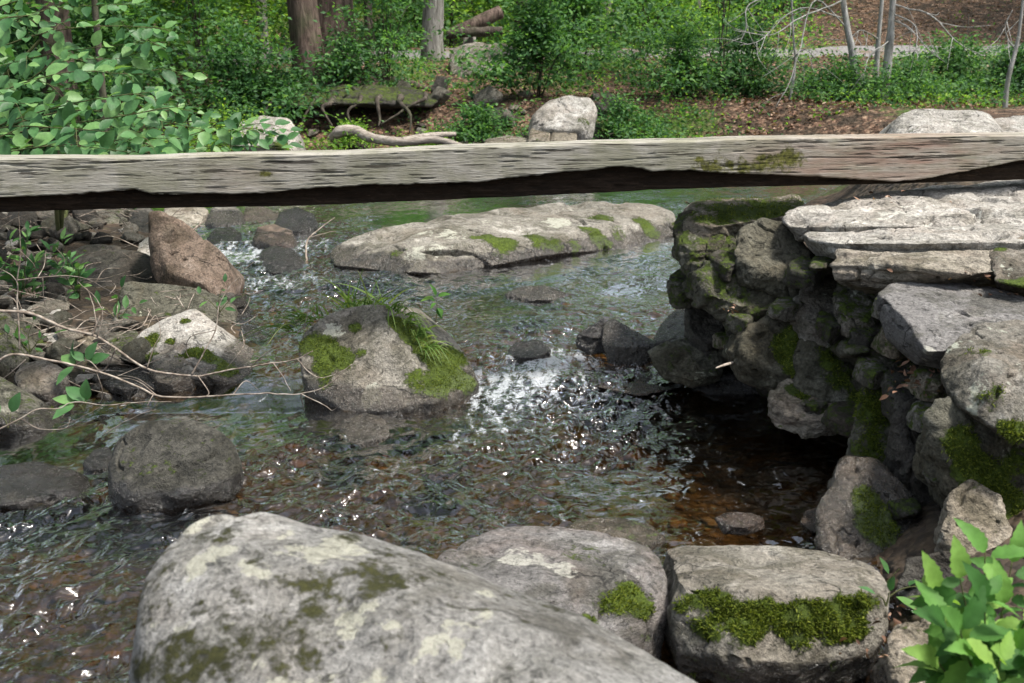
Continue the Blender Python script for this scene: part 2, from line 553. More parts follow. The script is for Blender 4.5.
# zones read off the stream: centre on the water, radius (m, across / along), strength
def zone(px, py, rx, ry, s, z=0.03):
    p = onz(px, py, z)
    return (p[0], p[1], rx, ry, s)
RIFFLES = [zone(535, 372, .30, .30, .9, .05), zone(500, 400, .15, .3, .3, .02), zone(450, 430, .2, .4, .25, 0), zone(600, 360, .34, .22, .75, .06), zone(470, 385, .2, .25, .7, .04), zone(560, 415, .4, .35, .32, .01), zone(640, 400, .3, .3, .25, .01),
           zone(520, 335, .5, .4, .5, .09), zone(620, 330, .5, .3, .5, .1), zone(420, 350, .2, .4, .4, .08),
           zone(240, 262, .35, .45, 1.1, .16), zone(285, 290, .40, .5, .9, .12), zone(300, 245, .4, .4, .9, .17), zone(255, 325, .3, .5, .7, .08), zone(330, 275, .35, .4, .55, .13), zone(215, 240, .35, .5, .8, .18),
           zone(300, 225, .5, .4, .6, .2),
           zone(640, 262, .5, .4, .35, .14), zone(400, 290, .5, .35, .35, .12), zone(500, 285, .6, .4, .3, .12), zone(700, 330, .3, .6, .4, .1), zone(690, 225, .5, .6, .4, .2),
           zone(700, 205, 1.2, .8, .3, .2), zone(520, 440, .6, .4, .35, .0), zone(640, 450, .4, .3, .3, 0), zone(330, 480, .5, .4, .42, 0), zone(560, 490, .4, .3, .2, 0), zone(270, 470, .3, .3, .35, 0), zone(440, 455, .25, .2, .4, 0),
           zone(90, 570, .7, .5, .75, 0), zone(60, 650, .6, .4, .8, 0), zone(450, 500, .5, .4, .4, 0), zone(300, 520, .4, .3, .4, 0), zone(200, 500, .5, .3, .4, 0), zone(700, 470, .2, .12, .45, 0), zone(655, 485, .2, .1, .3, 0)]
FOAMS = [zone(530, 368, .22, .24, 1.0, .05), zone(590, 358, .26, .18, .75, .06), zone(480, 388, .14, .2, .7, .03), zone(545, 395, .3, .22, .6, .02), zone(500, 415, .14, .3, .5, .01), zone(455, 440, .12, .3, .42, 0), zone(570, 425, .2, .3, .42, 0), zone(380, 470, .2, .2, .38, 0), zone(238, 258, .30, .4, 1.0, .16), zone(280, 285, .34, .4, .75, .12), zone(300, 245, .35, .35, .75, .17), zone(215, 240, .3, .4, .7, .18), zone(300, 225, .4, .3, .5, .2), zone(690, 212, .8, .5, .5, .2)]
CALMS = [zone(720, 530, .35, .3, .4, 0), zone(330, 400, .5, .3, .6, 0), zone(640, 275, .7, .5, .5, .14), zone(480, 295, .5, .35, .4, .12),zone(170, 398, .9, .35, .8, 0), zone(60, 480, .5, .3, .3, 0), zone(740, 505, .35, .5, .35, 0), zone(650, 530, .4, .3, .3, 0), zone(450, 210, 1.5, 1.2, .55, .22), zone(60, 440, .8, .3, .6, 0)]

def blob_sum(X, Y, Z):
    s = np.zeros_like(X)
    for x, y, rx, ry, k in Z:
        s = s + k * np.exp(-(((X - x) / rx) ** 2 + ((Y - y) / ry) ** 2))
    return s

def build_water():
    ys = [0.6]
    while ys[-1] < 17.6: ys.append(ys[-1] + max(0.008, 0.0032 * ys[-1]))
    ys = np.array(ys)
    VV, FF, A1, A2, off = [], [], [], [], 0
    segs = [(0.6, 4.6, np.arange(-3.0, 1.5, 0.0085)), (4.6, 9.6, np.arange(-3.9, 2.9, 0.017)), (9.6, 17.6, np.arange(-14, 4.4, 0.05))]
    for y0, y1, xs in segs:
        yy = ys[(ys >= y0 - 0.02) & (ys < y1 + 0.03)]
        if y0 > 5: yy = yy[::2]
        X, Y = np.meshgrid(xs, yy)
        rif = np.clip(blob_sum(X, Y, RIFFLES), 0, 1.3)
        calm = np.clip(blob_sum(X, Y, CALMS), 0, 1)
        A = (0.95 + 1.1 * rif) * (1 - 0.9 * calm) * np.interp(Y, [1.5, 3.4, 4.8, 6.0, 9, 12], [1.15, 1.05, 1.0, .8, .6, .8])
        # coordinates drift with the current, heading for the lower left
        ux, uy = X * 0.90 - Y * 0.42, X * 0.42 + Y * 0.90
        wob = pnoise(np.stack([X.ravel() * 1.3, Y.ravel() * 1.3, np.zeros(X.size)], 1)).reshape(X.shape)
        P = np.stack([(ux + 0.12 * wob).ravel() * 6.0, (uy + 0.1 * wob).ravel() * 4.6, np.full(X.size, 2.2)], 1)
        w1 = fbm(P, 2, 0.5).reshape(X.shape)
        w2 = (1 - 2 * np.abs(fbm(P * np.array([1.7, 2.0, 1]) + 9, 2, 0.5))).reshape(X.shape)
        w3 = (1 - 2 * np.abs(fbm(P * 5.2 + 4, 2, 0.6))).reshape(X.shape)
        band = sstep(-0.22, 0.30, fbm(np.stack([(ux + .2 * wob).ravel() * 2.6, uy.ravel() * 0.75, np.full(X.size, 7.7)], 1), 3).reshape(X.shape))
        A = A * (0.25 + 1.28 * band + .4 * np.clip(rif, 0, .8))
        big = fbm(np.stack([ux.ravel() * 2.0, uy.ravel() * 2.0, np.zeros(X.size)], 1), 2).reshape(X.shape)
        Z = water_level(X, Y) + A * (0.017 * w1 + 0.0095 * (w2 - 0.5) + 0.0012 * (w3 - .5) * band) + 0.025 * np.clip(rif, 0, 1.2) * big
        sd = stream_sd(X, Y)
        fo = blob_sum(X, Y, FOAMS)
        foam = np.clip(fo - 0.22, 0, 1) * 0.58 + (0.16 * (w2 - 0.4) + .15 * w1) * sstep(.1, .4, fo)
        V = np.stack([X, Y, Z], -1).reshape(-1, 3)
        nx, ny = len(xs), len(yy)
        i = (np.arange(ny - 1)[:, None] * nx + np.arange(nx - 1)[None])
        keep = (sd[:-1, :-1] < 0.35)
        i = i[keep]
        F = np.stack([i, i + 1, i + nx + 1, i + nx], -1)
        used = np.zeros(len(V), bool); used[F.ravel()] = True
        rm = np.cumsum(used) - 1
        VV.append(V[used]); FF.append(rm[F] + off); A1.append(foam.ravel()[used]); A2.append((A).ravel()[used])
        off += used.sum()
    me = make_mesh('water', np.concatenate(VV), np.concatenate(FF), {'foam': np.concatenate(A1), 'chop': np.concatenate(A2)})
    t = NT('stream_water')
    v = t.coords(False)
    n1 = t.noise(v, 42, 3, 0.55, 0.6)
    n2 = t.noise(v, 110, 3, 0.6, 0.3)
    ch = t.attr('chop')
    vs = t.n('Mapping'); vs.inputs['Rotation'].default_value = (0, 0, -0.44); vs.inputs['Scale'].default_value = (1.25, 0.9, 1); t.l(v, vs.inputs['Vector'])
    n0 = t.noise(vs.outputs[0], 15, 1.2, 0.4, 0.9)
    nb = t.bump(n0, t.math('MULTIPLY', ch, 0.42, True), 0.04)
    nb = t.bump(n1, t.math('MULTIPLY', ch, 0.12, True), 0.010, nb)
    nb = t.bump(n2, t.math('MULTIPLY', ch, 0.02, True), 0.003, nb)
    fr = t.n('Fresnel'); fr.inputs['IOR'].default_value = 1.33
    t.l(nb, fr.inputs['Normal'])
    tr = t.n('BsdfTransparent'); tr.inputs['Color'].default_value = (0.68, 0.555, 0.37, 1)
    gl = t.n('BsdfGlossy'); gl.inputs['Roughness'].default_value = 0.075
    gl.inputs['Color'].default_value = (1, 1, 1, 1)
    t.l(nb, gl.inputs['Normal'])
    mx = t.n('MixShader'); t.l(t.math('MULTIPLY', fr.outputs[0], 2.9, True), mx.inputs[0]); t.l(tr.outputs[0], mx.inputs[1]); t.l(gl.outputs[0], mx.inputs[2])
    fs = t.n('Mapping'); fs.inputs['Rotation'].default_value = (0, 0, -0.44); fs.inputs['Scale'].default_value = (2.6, 0.8, 1); t.l(v, fs.inputs['Vector'])
    fm = t.math('ADD', t.attr('foam'), t.math('MULTIPLY', t.math('SUBTRACT', t.math('ADD', t.math('MULTIPLY', t.noise(v, 34, 5, 0.7, 0.8), .45), t.math('MULTIPLY', t.noise(fs.outputs[0], 9, 5, .65, .6), .55)), 0.5), 3.8))
    fm = t.rng(fm, 0.38, 0.75)
    cells = t.rng(t.voro(v, 120), 0.1, 0.5, 0.55, 1)
    fd = t.bsdf((0.52, 0.55, 0.58), 0.5, nb)
    m2 = t.n('MixShader'); t.l(t.math('MULTIPLY', fm, t.math('MULTIPLY', cells, 0.62)), m2.inputs[0]); t.l(mx.outputs[0], m2.inputs[1]); t.l(fd, m2.inputs[2])
    t.done(m2.outputs[0])
    tag(link('water', me, t.m), kind='structure')
# ------------------------------------------------------------------ rocks
ROCK = {
 'grey':   rock_material('rock_grey', (0.07, 0.064, 0.052), (0.175, 0.163, 0.138), (0.35, 0.332, 0.295)),
 'pale':   rock_material('rock_pale', (0.15, 0.139, 0.122), (0.36, 0.34, 0.305), (0.57, 0.55, 0.51), (0.6, 0.59, 0.52), (0.34, 0.25, 0.19), 0.25, patina=.5),
 'boulder': rock_material('rock_boulder', (0.115, 0.111, 0.10), (0.27, 0.264, 0.248), (0.44, 0.432, 0.41), (0.45, 0.44, 0.35), (0.22, 0.185, 0.14), 0.3,
                          (0.026, 0.028, 0.010), (0.085, 0.085, 0.026), patina=.45),
 'block':  rock_material('rock_block', (0.095, 0.088, 0.072), (0.235, 0.218, 0.185), (0.41, 0.39, 0.345), (0.45, 0.45, 0.37), (0.17, 0.13, 0.09), 0.35),
 'brown':  rock_material('rock_brown', (0.055, 0.042, 0.032), (0.16, 0.119, 0.091), (0.30, 0.24, 0.195), (0.38, 0.35, 0.3), (0.13, 0.08, 0.055), 0.4),
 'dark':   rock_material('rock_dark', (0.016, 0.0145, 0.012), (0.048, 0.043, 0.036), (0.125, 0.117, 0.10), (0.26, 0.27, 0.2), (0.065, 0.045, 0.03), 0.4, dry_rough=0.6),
 'slate':  rock_material('rock_slate', (0.022, 0.021, 0.016), (0.072, 0.068, 0.056), (0.17, 0.165, 0.14), (0.28, 0.28, 0.22), (0.06, 0.05, 0.03), 0.4, dry_rough=0.6),
 'olive':  rock_material('rock_olive', (0.032, 0.031, 0.020), (0.108, 0.103, 0.078), (0.235, 0.228, 0.185), (0.38, 0.38, 0.28), (0.085, 0.065, 0.035), 0.45),
 'tan':    rock_material('rock_tan', (0.10, 0.085, 0.062), (0.25, 0.215, 0.165), (0.42, 0.375, 0.31), (0.5, 0.48, 0.4), (0.16, 0.11, 0.07), 0.4),
 'purple': rock_material('rock_purple', (0.075, 0.071, 0.067), (0.175, 0.167, 0.16), (0.32, 0.308, 0.296), (0.45, 0.44, 0.38), (0.25, 0.19, 0.16), 0.35, layered=2.0),
 'slab':   rock_material('rock_slab', (0.12, 0.105, 0.083), (0.29, 0.26, 0.21), (0.47, 0.435, 0.37), (0.5, 0.48, 0.4), (0.20, 0.145, 0.11), 0.5, layered=2.2),
}
_ico = {}
def ico(l):
    if l not in _ico:
        bm = bmesh.new()
        bmesh.ops.create_icosphere(bm, subdivisions=l + 1, radius=1.0)
        _ico[l] = (np.array([v.co[:] for v in bm.verts]), np.array([[v.index for v in f.verts] for f in bm.faces]))
        bm.free()
    return _ico[l]

def hull_planes(Q):
    bm = bmesh.new()
    for q in Q: bm.verts.new(q)
    r = bmesh.ops.convex_hull(bm, input=bm.verts[:])
    bm.normal_update()
    pl = []
    c = np.mean([v.co[:] for v in bm.verts if v.link_faces], 0)
    for f in sorted(bm.faces, key=lambda f: -f.calc_area()):
        n = np.array(f.normal[:]); h = n @ (np.array(f.verts[0].co[:]) - c)
        if h < 0: n, h = -n, -h
        if h < 1e-4: continue
        if any(n @ m > 0.985 for m, _ in pl): continue
        pl.append((n, h))
    bm.free()
    return c, np.array([p[0] for p in pl]), np.array([p[1] for p in pl])

def vnormals(V, F):
    fn = np.cross(V[F[:, 1]] - V[F[:, 0]], V[F[:, 2]] - V[F[:, 0]])
    N = np.zeros_like(V)
    for k in range(3): np.add.at(N, F[:, k], fn)
    return unit(N)

SEED = [0]
def rock(label, mat, P, lvl=5, sharp=12, amp=0.05, rough=0.02, strata=0.0, moss=(-0.6, 0.4), lich=-0.2, wet=1, blobs=(), fuzz=0,
         name='rock', cat='rock', group=None, cracks=0.02, freq=1.3, dents=(), extra=None):
    """a stone: rounded hull of the surveyed points P, weathered with layered noise"""
    SEED[0] += 1
    sd = SEED[0] * 13.7
    P = np.asarray(P, float)
    mn, mx = P.min(0), P.max(0)
    c, s = (mn + mx) / 2, (mx - mn) / 2
    Q = (P - c) / s
    o, n, h = hull_planes(Q)
    D, F = ico(lvl)
    pr = np.maximum(D @ n.T / h, 0)
    sharp = sharp * 1.9
    r = (np.sum(pr ** sharp, 1) + 1e-9) ** (-1.0 / sharp)
    U = o + D * r[:, None]
    lo, hi = U.min(0), U.max(0)
    U = (U - lo) / (hi - lo) * 2 - 1
    V = c + U * s
    L = float(np.prod(s) ** (1 / 3) * 2)
    N = vnormals(V, F)
    q = V / L * freq + sd
    bil = np.abs(fbm(q * 1.1 + 23, 3, 0.55)) * 2 - 0.45
    d = amp * L * (0.75 * fbm(q, 4, 0.5) - 0.55 * bil)
    bl2 = np.abs(fbm(q * 3.1 + 41, 3, 0.6)) * 2 - 0.45
    d += rough * L * (0.8 * fbm(q * 4.3, 5, 0.62) - 0.5 * bl2)
    if cracks:
        cr = ridged(q * 1.7 + 5, 2)
        d -= cracks * L * sstep(0.93, 1.0, cr) * 1.6
        chip = fbm(q * 2.4 + 50, 2)
        d -= cracks * L * 1.2 * sstep(0.15, 0.45, chip)
    if strata:
        zz = V[:, 2] / L * 9 + 0.9 * fbm(q * 0.8, 2) + 0.3 * fbm(q * 3, 2)
        fr = zz - np.floor(zz)
        st = sstep(0.0, 0.25, fr) * (1 - sstep(0.55, 1, fr)) + 0.6 * fbm(np.stack([V[:, 0] * 1.2, V[:, 1] * 1.2, V[:, 2] * 16], 1) / L + sd, 3)
        d += strata * L * st * (1 - np.abs(N[:, 2])) 
    for (px, py, rad, dep) in dents:
        b = surf_point(V, N, px, py)
        if b is None: continue
        rr = rad * np.linalg.norm(b - EYE) / FOC
        d -= dep * np.exp(-((np.linalg.norm(V - b, axis=1) / rr) ** 2))
    V = V + N * d[:, None]
    N = vnormals(V, F)
    up = N[:, 2]
    ms = moss[0] + moss[1] * up + 0.55 * fbm(q * 3.2 + 90, 4) + 0.06
    lc = lich + 0.35 * fbm(q * 1.6 + 140, 3)
    for (px, py, rad, k, *what) in blobs:
        b = surf_point(V, N, px, py)
        if b is None: continue
        rr = rad * np.linalg.norm(b - EYE) / FOC
        g = np.exp(-((np.linalg.norm(V - b, axis=1) / rr) ** 4)) * k
        if what and what[0] == 'l': lc = lc + g * (k + .22) / k
        else: ms = ms + g * (k + .5 * min(1, (k / .7) ** 2)) / k
    if extra: ms, lc = extra(V, ms, lc)
    wl = water_level(V[:, 0], V[:, 1])
    wt = np.where(wet == 2, 1.0, 0.0) + wet * (1 - sstep(0.02, 0.13, V[:, 2] - wl + 0.03 * fbm(q * 2, 2)))
    if wet == 0: wt = wt * 0
    if wet >= 3: wt = np.full(len(V), 1.0)
    ctr = np.array([c[0], c[1], V[:, 2].min()])
    me = make_mesh(name, V - ctr, F, {'moss': ms, 'lichen': lc, 'wet': np.clip(wt, 0, 1)})
    ob = link(name, me, ROCK[mat], loc=ctr)
    tag(ob, label, cat, group)
    if fuzz:
        moss_fuzz(ob, V, F, N, ms, fuzz, SEED[0])
    return ob

def surf_point(V, N, px, py):
    x, y, dep = project(V)
    face = np.einsum('ij,ij->i', N, V - EYE) < 0
    e = np.hypot(x - px, y - py) + np.where(face, 0, 1e4)
    m = e < max(8.0, e.min() + 2)
    if e.min() > 400: return None
    k = np.where(m)[0]
    return V[k[np.argmin(dep[k])]]

def moss_fuzz(ob, V, F, N, ms, count, seed):
    """short moss shoots on the mossy skin of a stone"""
    rs = np.random.RandomState(seed)
    a = 0.5 * np.linalg.norm(np.cross(V[F[:, 1]] - V[F[:, 0]], V[F[:, 2]] - V[F[:, 0]]), axis=1)
    mf = ms[F].mean(1)
    w = a * np.clip(mf - 0.40, 0, 0.5)
    if w.sum() <= 0: return
    w /= w.sum()
    k = rs.choice(len(F), count, p=w)
    bc = rs.dirichlet((1, 1, 1), count)
    B = (V[F[k]] * bc[:, :, None]).sum(1)
    # ragged: skip by noise so tufts cluster
    cl = fbm(B * 28 + seed, 3)
    keep = cl > -0.15
    B, k = B[keep], k[keep]
    if len(B) < 150: return
    n = len(B)
    Nn = N[F[k, 0]]
    D = unit(Nn + 0.65 * rs.normal(size=(n, 3)) + np.array([0, 0, -0.25]))
    L = 0.005 + 0.013 * rs.rand(n) ** 1.5
    mb = MB()
    leaves_small(mb, B - Nn * 0.001, D, unit(rs.normal(size=(n, 3))), L, 0.0022 + 0.002 * rs.rand(n), 0.3)
    tag(mb.build('moss', MAT['moss'], ob), kind='stuff')

def slabpts(front, back):
    """points given as (px, py, Y)"""
    return [at(*p) for p in list(front) + list(back)]

def auto(out, Y, depth=None, base=None, sink=0.06, bulge=0.5, ytop=None, blunt=.62, grow=1.0):
    """hull points for a stone from its seen outline: Y runs from the front foot to ytop at the crest;
    its belly bulges towards the eye and its back is carried on behind"""
    out = np.asarray(out, float)
    out = out.mean(0) + (out - out.mean(0)) * grow
    ymin, ymax = out[:, 1].min(), out[:, 1].max()
    if ytop is None: ytop = Y * 1.06
    P = []
    for px, py in out:
        f = (ymax - py) / (ymax - ymin + 1e-6)
        P.append(at(px, py, Y + (ytop - Y) * f))
    P = np.array(P)
    w = P[:, 0].max() - P[:, 0].min()
    if depth is None: depth = 0.8 * w
    c = P.mean(0)
    front = c + (P - c) * np.array([blunt, 1, blunt - .06]) + np.array([0, -bulge * depth * 0.35, -0.0])
    back = EYE + (P - EYE) * (1 + 0.8 * depth / c[1])
    bc = back.mean(0)
    back = bc + (back - bc) * np.array([0.82, 1, 0.8]) - np.array([0, 0, 0.02])
    low = P[P[:, 2] < np.quantile(P[:, 2], 0.45)].copy()
    low[:, 2] -= sink
    low[:, :2] = c[:2] + (low[:, :2] - c[:2]) * 1.07
    low2 = low + np.array([0, depth * 0.7, 0])
    return np.concatenate([P, front, back, low, low2])
# ------------------------------------------------------------------ the stones, near to far
MAT['moss'] = leaf_material('moss_shoots', (0.04, 0.06, 0.010), (0.125, 0.165, 0.022), (0.23, 0.26, 0.05), 0.8, 0.3, 0.1)

# big pale boulder in front
B = [at(*p) for p in [(128, 662, 1.55), (140, 590, 1.62), (176, 526, 1.73), (214, 504, 1.78), (290, 509, 1.82), (350, 530, 1.82), (430, 562, 1.76),
                      (520, 602, 1.68), (600, 638, 1.60), (690, 684, 1.5), (790, 740, 1.38),
                      (215, 600, 1.52), (300, 615, 1.47), (430, 650, 1.40), (560, 685, 1.34), (180, 690, 1.4), (620, 760, 1.24)]]
B += [np.array(p) for p in [(-0.50, 1.42, 0.0), (-0.47, 1.15, -0.1), (0.5, 1.0, -0.1), (-.1, .95, 0.0), (-.3, 1.15, .33), (.2, 1.02, .30), (-0.52, 1.6, -0.1), (-0.3, 1.98, -0.1), (0.15, 2.0, -0.1), (0.6, 1.6, -0.1), (0.55, 1.3, .1)]]
def boulder_skin(V, ms, lc):
    g = sstep(0.16, -0.26, V[:, 0] + .25 * (V[:, 1] - 1.5))
    n1 = fbm(V * 7 + 3, 5, .6); n2 = fbm(V * 9 + 60, 5, .6); n3 = fbm(V * 4 + 30, 3)
    ms = -.35 + g * (.68 + 1.6 * n1 + .5 * n3) + np.where(g < .5, .75 * n1, 0)
    e_ = V - at(610, 636, 1.6)
    ms = ms + .9 * np.exp(-(e_[:, 0] / .12) ** 2 - ((e_[:, 1] + .0) / .05) ** 2)
    lc = -.2 + (.25 + .4 * g) * 1.0 + 1.5 * n2 - .35 + 1.2 * np.clip(n1 * -1, 0, 1) * g
    return ms, lc
rock('huge pale grey lichen-blotched boulder filling the bottom of the view', 'boulder', B, 7, 9, 0.035, 0.012, wet=1, extra=boulder_skin,
     name='boulder', cat='boulder', cracks=0.012, freq=1.1, dents=[(405, 630, 8, .012), (395, 650, 9, .014), (385, 668, 8, .01)])

# flat-topped boulder behind it
B = [at(*p) for p in [(432, 566, 2.5), (450, 548, 2.62), (492, 532, 2.74), (560, 530, 2.76), (618, 540, 2.7), (652, 556, 2.6), (668, 580, 2.5), (664, 600, 2.43), (640, 622, 2.38), (600, 628, 2.3), (520, 600, 2.3), (450, 580, 2.35), (610, 600, 2.38)]]
B += [np.array(p) for p in [(-.2, 2.3, -.1), (.3, 2.25, -.1), (.32, 2.4, -.1), (.3, 2.7, -.1), (-.2, 2.8, -.1), (0.05, 2.95, -.1)]]
rock('low flat-topped purplish grey boulder just behind the huge pale one', 'purple', B, 6, 16, 0.03, 0.014, moss=(-.3, .1), lich=0.0, wet=1,
     blobs=[(635, 590, 22, .75), (615, 595, 16, .6), (590, 620, 14, .6), (648, 600, 16, .5), (585, 545, 30, .35), (470, 560, 30, .25), (560, 560, 24, .4, 'l'), (520, 550, 30, .3, 'l')], fuzz=900, name='boulder', cat='boulder', cracks=.02)

# mossy block
B = [at(*p) for p in [(675, 577, 2.42), (690, 562, 2.52), (716, 553, 2.62), (775, 549, 2.64), (835, 556, 2.58), (872, 565, 2.5), (888, 590, 2.34),
                      (684, 588, 2.34), (740, 600, 2.27), (760, 592, 2.27), (800, 598, 2.25), (862, 596, 2.27),
                      (672, 618, 2.32), (674, 650, 2.28), (888, 632, 2.28), (872, 655, 2.24), (800, 664, 2.18), (748, 676, 2.19), (735, 655, 2.17), (700, 668, 2.24)]]
B += [p + np.array([0, .05, -.12]) for p in B[-5:]] + [np.array(p) for p in [(.36, 2.75, -.1), (.8, 2.72, -.1), (.4, 2.72, .1), (.78, 2.68, .1)]]
rock('square flat-topped block with thick moss hanging down its front', 'block', B, 6, 46, 0.018, 0.016, moss=(-.12, -.45), lich=-.0, wet=1,
     blobs=[(680, 596, 12, .62), (700, 590, 14, .6), (722, 598, 15, .66), (745, 610, 17, .75), (768, 608, 20, .8), (792, 604, 14, .62), (818, 603, 16, .66), (846, 600, 15, .64), (872, 598, 14, .6), (884, 600, 9, .5),
            (690, 618, 16, .5), (716, 622, 18, .56), (742, 622, 14, .5), (800, 622, 14, .5), (826, 622, 18, .56), (858, 620, 18, .54), (735, 640, 12, .36), (850, 638, 14, .4), (700, 638, 10, .34), (788, 622, 14, .6), (760, 632, 12, .5), (805, 640, 12, .45), (715, 582, 14, .4), (870, 632, 12, .4)],
     fuzz=9000, name='block', cat='rock', cracks=.02)

# dark rounded rock
rock('dark rounded rock with faint moss standing alone in the stream', 'slate',
     auto([(104, 462), (117, 436), (148, 419), (200, 420), (234, 438), (244, 462), (226, 486), (190, 500), (142, 505), (112, 492)], 3.28, .34, ytop=3.5, bulge=.6, grow=.95),
     6, 8, .03, .012, moss=(-.3, .35), lich=-.12, wet=1, name='river_rock', dents=[(160, 495, 14, .05)])

# rock midstream with grass
B = [at(*p) for p in [(303, 332, 4.56), (298, 352, 4.46), (307, 386, 4.38), (346, 410, 4.27), (388, 408, 4.24), (436, 400, 4.26), (478, 384, 4.45), (476, 366, 4.58), (452, 334, 4.78), (418, 308, 4.92),
                      (384, 304, 4.66), (345, 310, 4.62), (322, 318, 4.58)]]
B += [p - np.array([0, -.03, .14]) for p in B[2:7]] + [at(425, 350, 5.1), at(350, 350, 5.0), np.array([-.75, 5.0, -.05]), np.array([-.25, 5.1, -.05])]
rock('blocky grey rock midstream with moss and long grass on its back', 'block', B, 6, 34, .022, .012, moss=(-.25, 0.0), lich=.0, wet=1,
     blobs=[(330, 340, 16, .9), (345, 352, 14, .8), (310, 335, 16, .7), (320, 360, 12, .7), (420, 330, 22, 1.1), (440, 350, 22, 1.2), (455, 370, 20, 1.1), (405, 318, 14, 1.0), (425, 375, 18, .7), (460, 350, 18, 1.0), (440, 385, 14, .6), (355, 320, 8, .7), (360, 345, 6, .6), (470, 375, 14, .8), (335, 325, 12, .5, 'l'), (370, 390, 16, .4, 'l'), (320, 378, 10, .5)],
     fuzz=4000, name='mossy_rock', cracks=.012)

# long flat rock upstream
B = [at(*p) for p in [(334, 248, 7.1), (338, 264, 6.75), (366, 269, 6.7), (400, 272, 6.6), (442, 273, 6.6), (482, 269, 6.75), (560, 258, 7.1), (602, 251, 7.4), (652, 247, 7.55), (676, 234, 7.8), (675, 214, 8.1),
                      (650, 204, 8.3), (602, 203, 8.25), (560, 204, 8.2), (530, 207, 8.0), (490, 213, 7.75), (432, 219, 7.5), (396, 226, 7.3), (362, 237, 7.1),
                      (560, 236, 7.15), (500, 243, 6.9), (630, 226, 7.55), (430, 247, 6.68), (380, 252, 6.75)]]
B += [p - np.array([0, -.12, .15]) for p in B[:10]] + [np.array([-.9, 8.2, 0]), np.array([1, 8.7, 0])]
rock('long low pale rock lying across the stream with yellow moss patches', 'block', B, 7, 26, .02, .014, strata=.014, moss=(-.22, .1), lich=.05, wet=1,
     blobs=[(480, 230, 13, .8), (505, 234, 16, .7), (645, 214, 12, .8), (655, 225, 9, .6), (590, 222, 13, .65), (606, 235, 13, .6), (560, 238, 10, .6), (600, 210, 16, .6), (525, 228, 14, .5), (545, 236, 12, .5), (625, 228, 12, .5), (580, 240, 10, .5), (395, 244, 10, .4), (440, 225, 30, .3, 'l'), (420, 250, 30, .3, 'l'), (560, 215, 20, .4, 'l')], fuzz=600, name='boulder', cat='boulder')

# ---- left bank stones
OUT = []
def st(label, mat, out, Y, **k):
    OUT.append(np.array(out, float))
    k.setdefault('lvl', 5); a = {q: k.pop(q) for q in ('depth', 'sink', 'bulge', 'ytop', 'blunt', 'grow') if q in k}
    return rock(label, mat, auto(out, Y, **a), k.pop('lvl'), k.pop('sharp', 14), k.pop('amp', .035), k.pop('rough', .016), **k)

st('tall reddish brown wedge-shaped rock leaning on the left bank', 'brown', [(151, 213), (160, 212), (172, 217), (203, 238), (222, 255), (230, 276), (223, 300), (192, 291), (167, 282), (155, 256)], 5.85, ytop=6.2, sharp=26, wet=0, lvl=6, lich=-.2, depth=.35, bulge=.25)
st('big dark rounded rock behind the reddish wedge', 'dark', [(55, 280), (62, 258), (78, 247), (104, 244), (150, 256), (162, 284), (122, 305), (66, 308)], 6.1, ytop=6.5, sharp=10, lvl=5, moss=(-.4, .35), wet=0, depth=.5)
st('greenish grey slab below the reddish wedge', 'olive', [(121, 284), (130, 281), (166, 283), (205, 292), (232, 304), (231, 322), (204, 338), (160, 330), (122, 327)], 5.35, ytop=5.7, sharp=22, lvl=6, moss=(-.3, .3), lich=.05, wet=0, depth=.35, bulge=.3, strata=.015)
st('whitish rock with bright moss cushions at the left water edge', 'pale', [(136, 336), (150, 325), (172, 315), (192, 309), (207, 317), (230, 343), (249, 366), (250, 380), (205, 384), (176, 381), (140, 358)], 4.62, ytop=4.95, sharp=15, lvl=6, lich=.1, depth=.45, blunt=.6, bulge=.7,
   blobs=[(146, 335, 13, 1.2), (178, 350, 8, 1.1), (172, 333, 6, .9), (204, 345, 10, .9), (215, 352, 9, .9), (192, 345, 8, .7), (235, 362, 12, .8), (186, 313, 6, .7), (225, 372, 14, .5), (150, 350, 10, .8)], fuzz=2200)
st('mossy olive rock cut off by the left frame edge', 'olive', [(-40, 320), (-20, 308), (6, 312), (18, 332), (20, 355), (10, 375), (-30, 378)], 4.55, moss=(-.05, .45), wet=0, fuzz=700, depth=.35)
st('low stone capped with dark green moss beside the left edge', 'olive', [(14, 345), (24, 332), (36, 333), (46, 345), (44, 352), (18, 358)], 4.75, moss=(.1, .6), fuzz=700, wet=0)
st('mossy rock at the very water edge on the far left', 'olive', [(-50, 372), (-8, 373), (18, 388), (40, 412), (43, 424), (0, 428), (-50, 428)], 4.0, ytop=4.25, moss=(-.1, .3), fuzz=500, depth=.35)
st('squat grey stone below the dark mossy cap', 'grey', [(14, 378), (22, 364), (45, 361), (64, 370), (65, 388), (52, 396), (22, 396)], 4.32, ytop=4.5, moss=(-.4, .3), wet=1)
st('flat pale greenish stone among the left bank pebbles', 'slab', [(60, 310), (75, 304), (95, 308), (98, 318), (74, 321), (62, 318)], 5.5, ytop=5.7, wet=0)
st('angular tan stone leaning above the low water-edge slabs', 'tan', [(63, 357), (72, 344), (92, 336), (107, 344), (104, 358), (84, 366), (68, 362)], 4.75, ytop=4.95, sharp=22, wet=0)
st('dark moss-tinged stone wedged left of the whitish rock', 'olive', [(103, 345), (112, 333), (132, 331), (143, 342), (140, 356), (118, 360)], 4.75, moss=(-.05, .3), wet=0)
st('brownish flat stone in front of the whitish rock', 'slab', [(148, 372), (152, 355), (172, 352), (192, 362), (194, 380), (178, 387), (154, 383)], 4.48, ytop=4.65, sharp=20, wet=1)
st('wet flat dark slab at the left water line', 'dark', [(98, 380), (104, 366), (130, 363), (156, 367), (160, 382), (130, 388)], 4.45, ytop=4.7, wet=3)
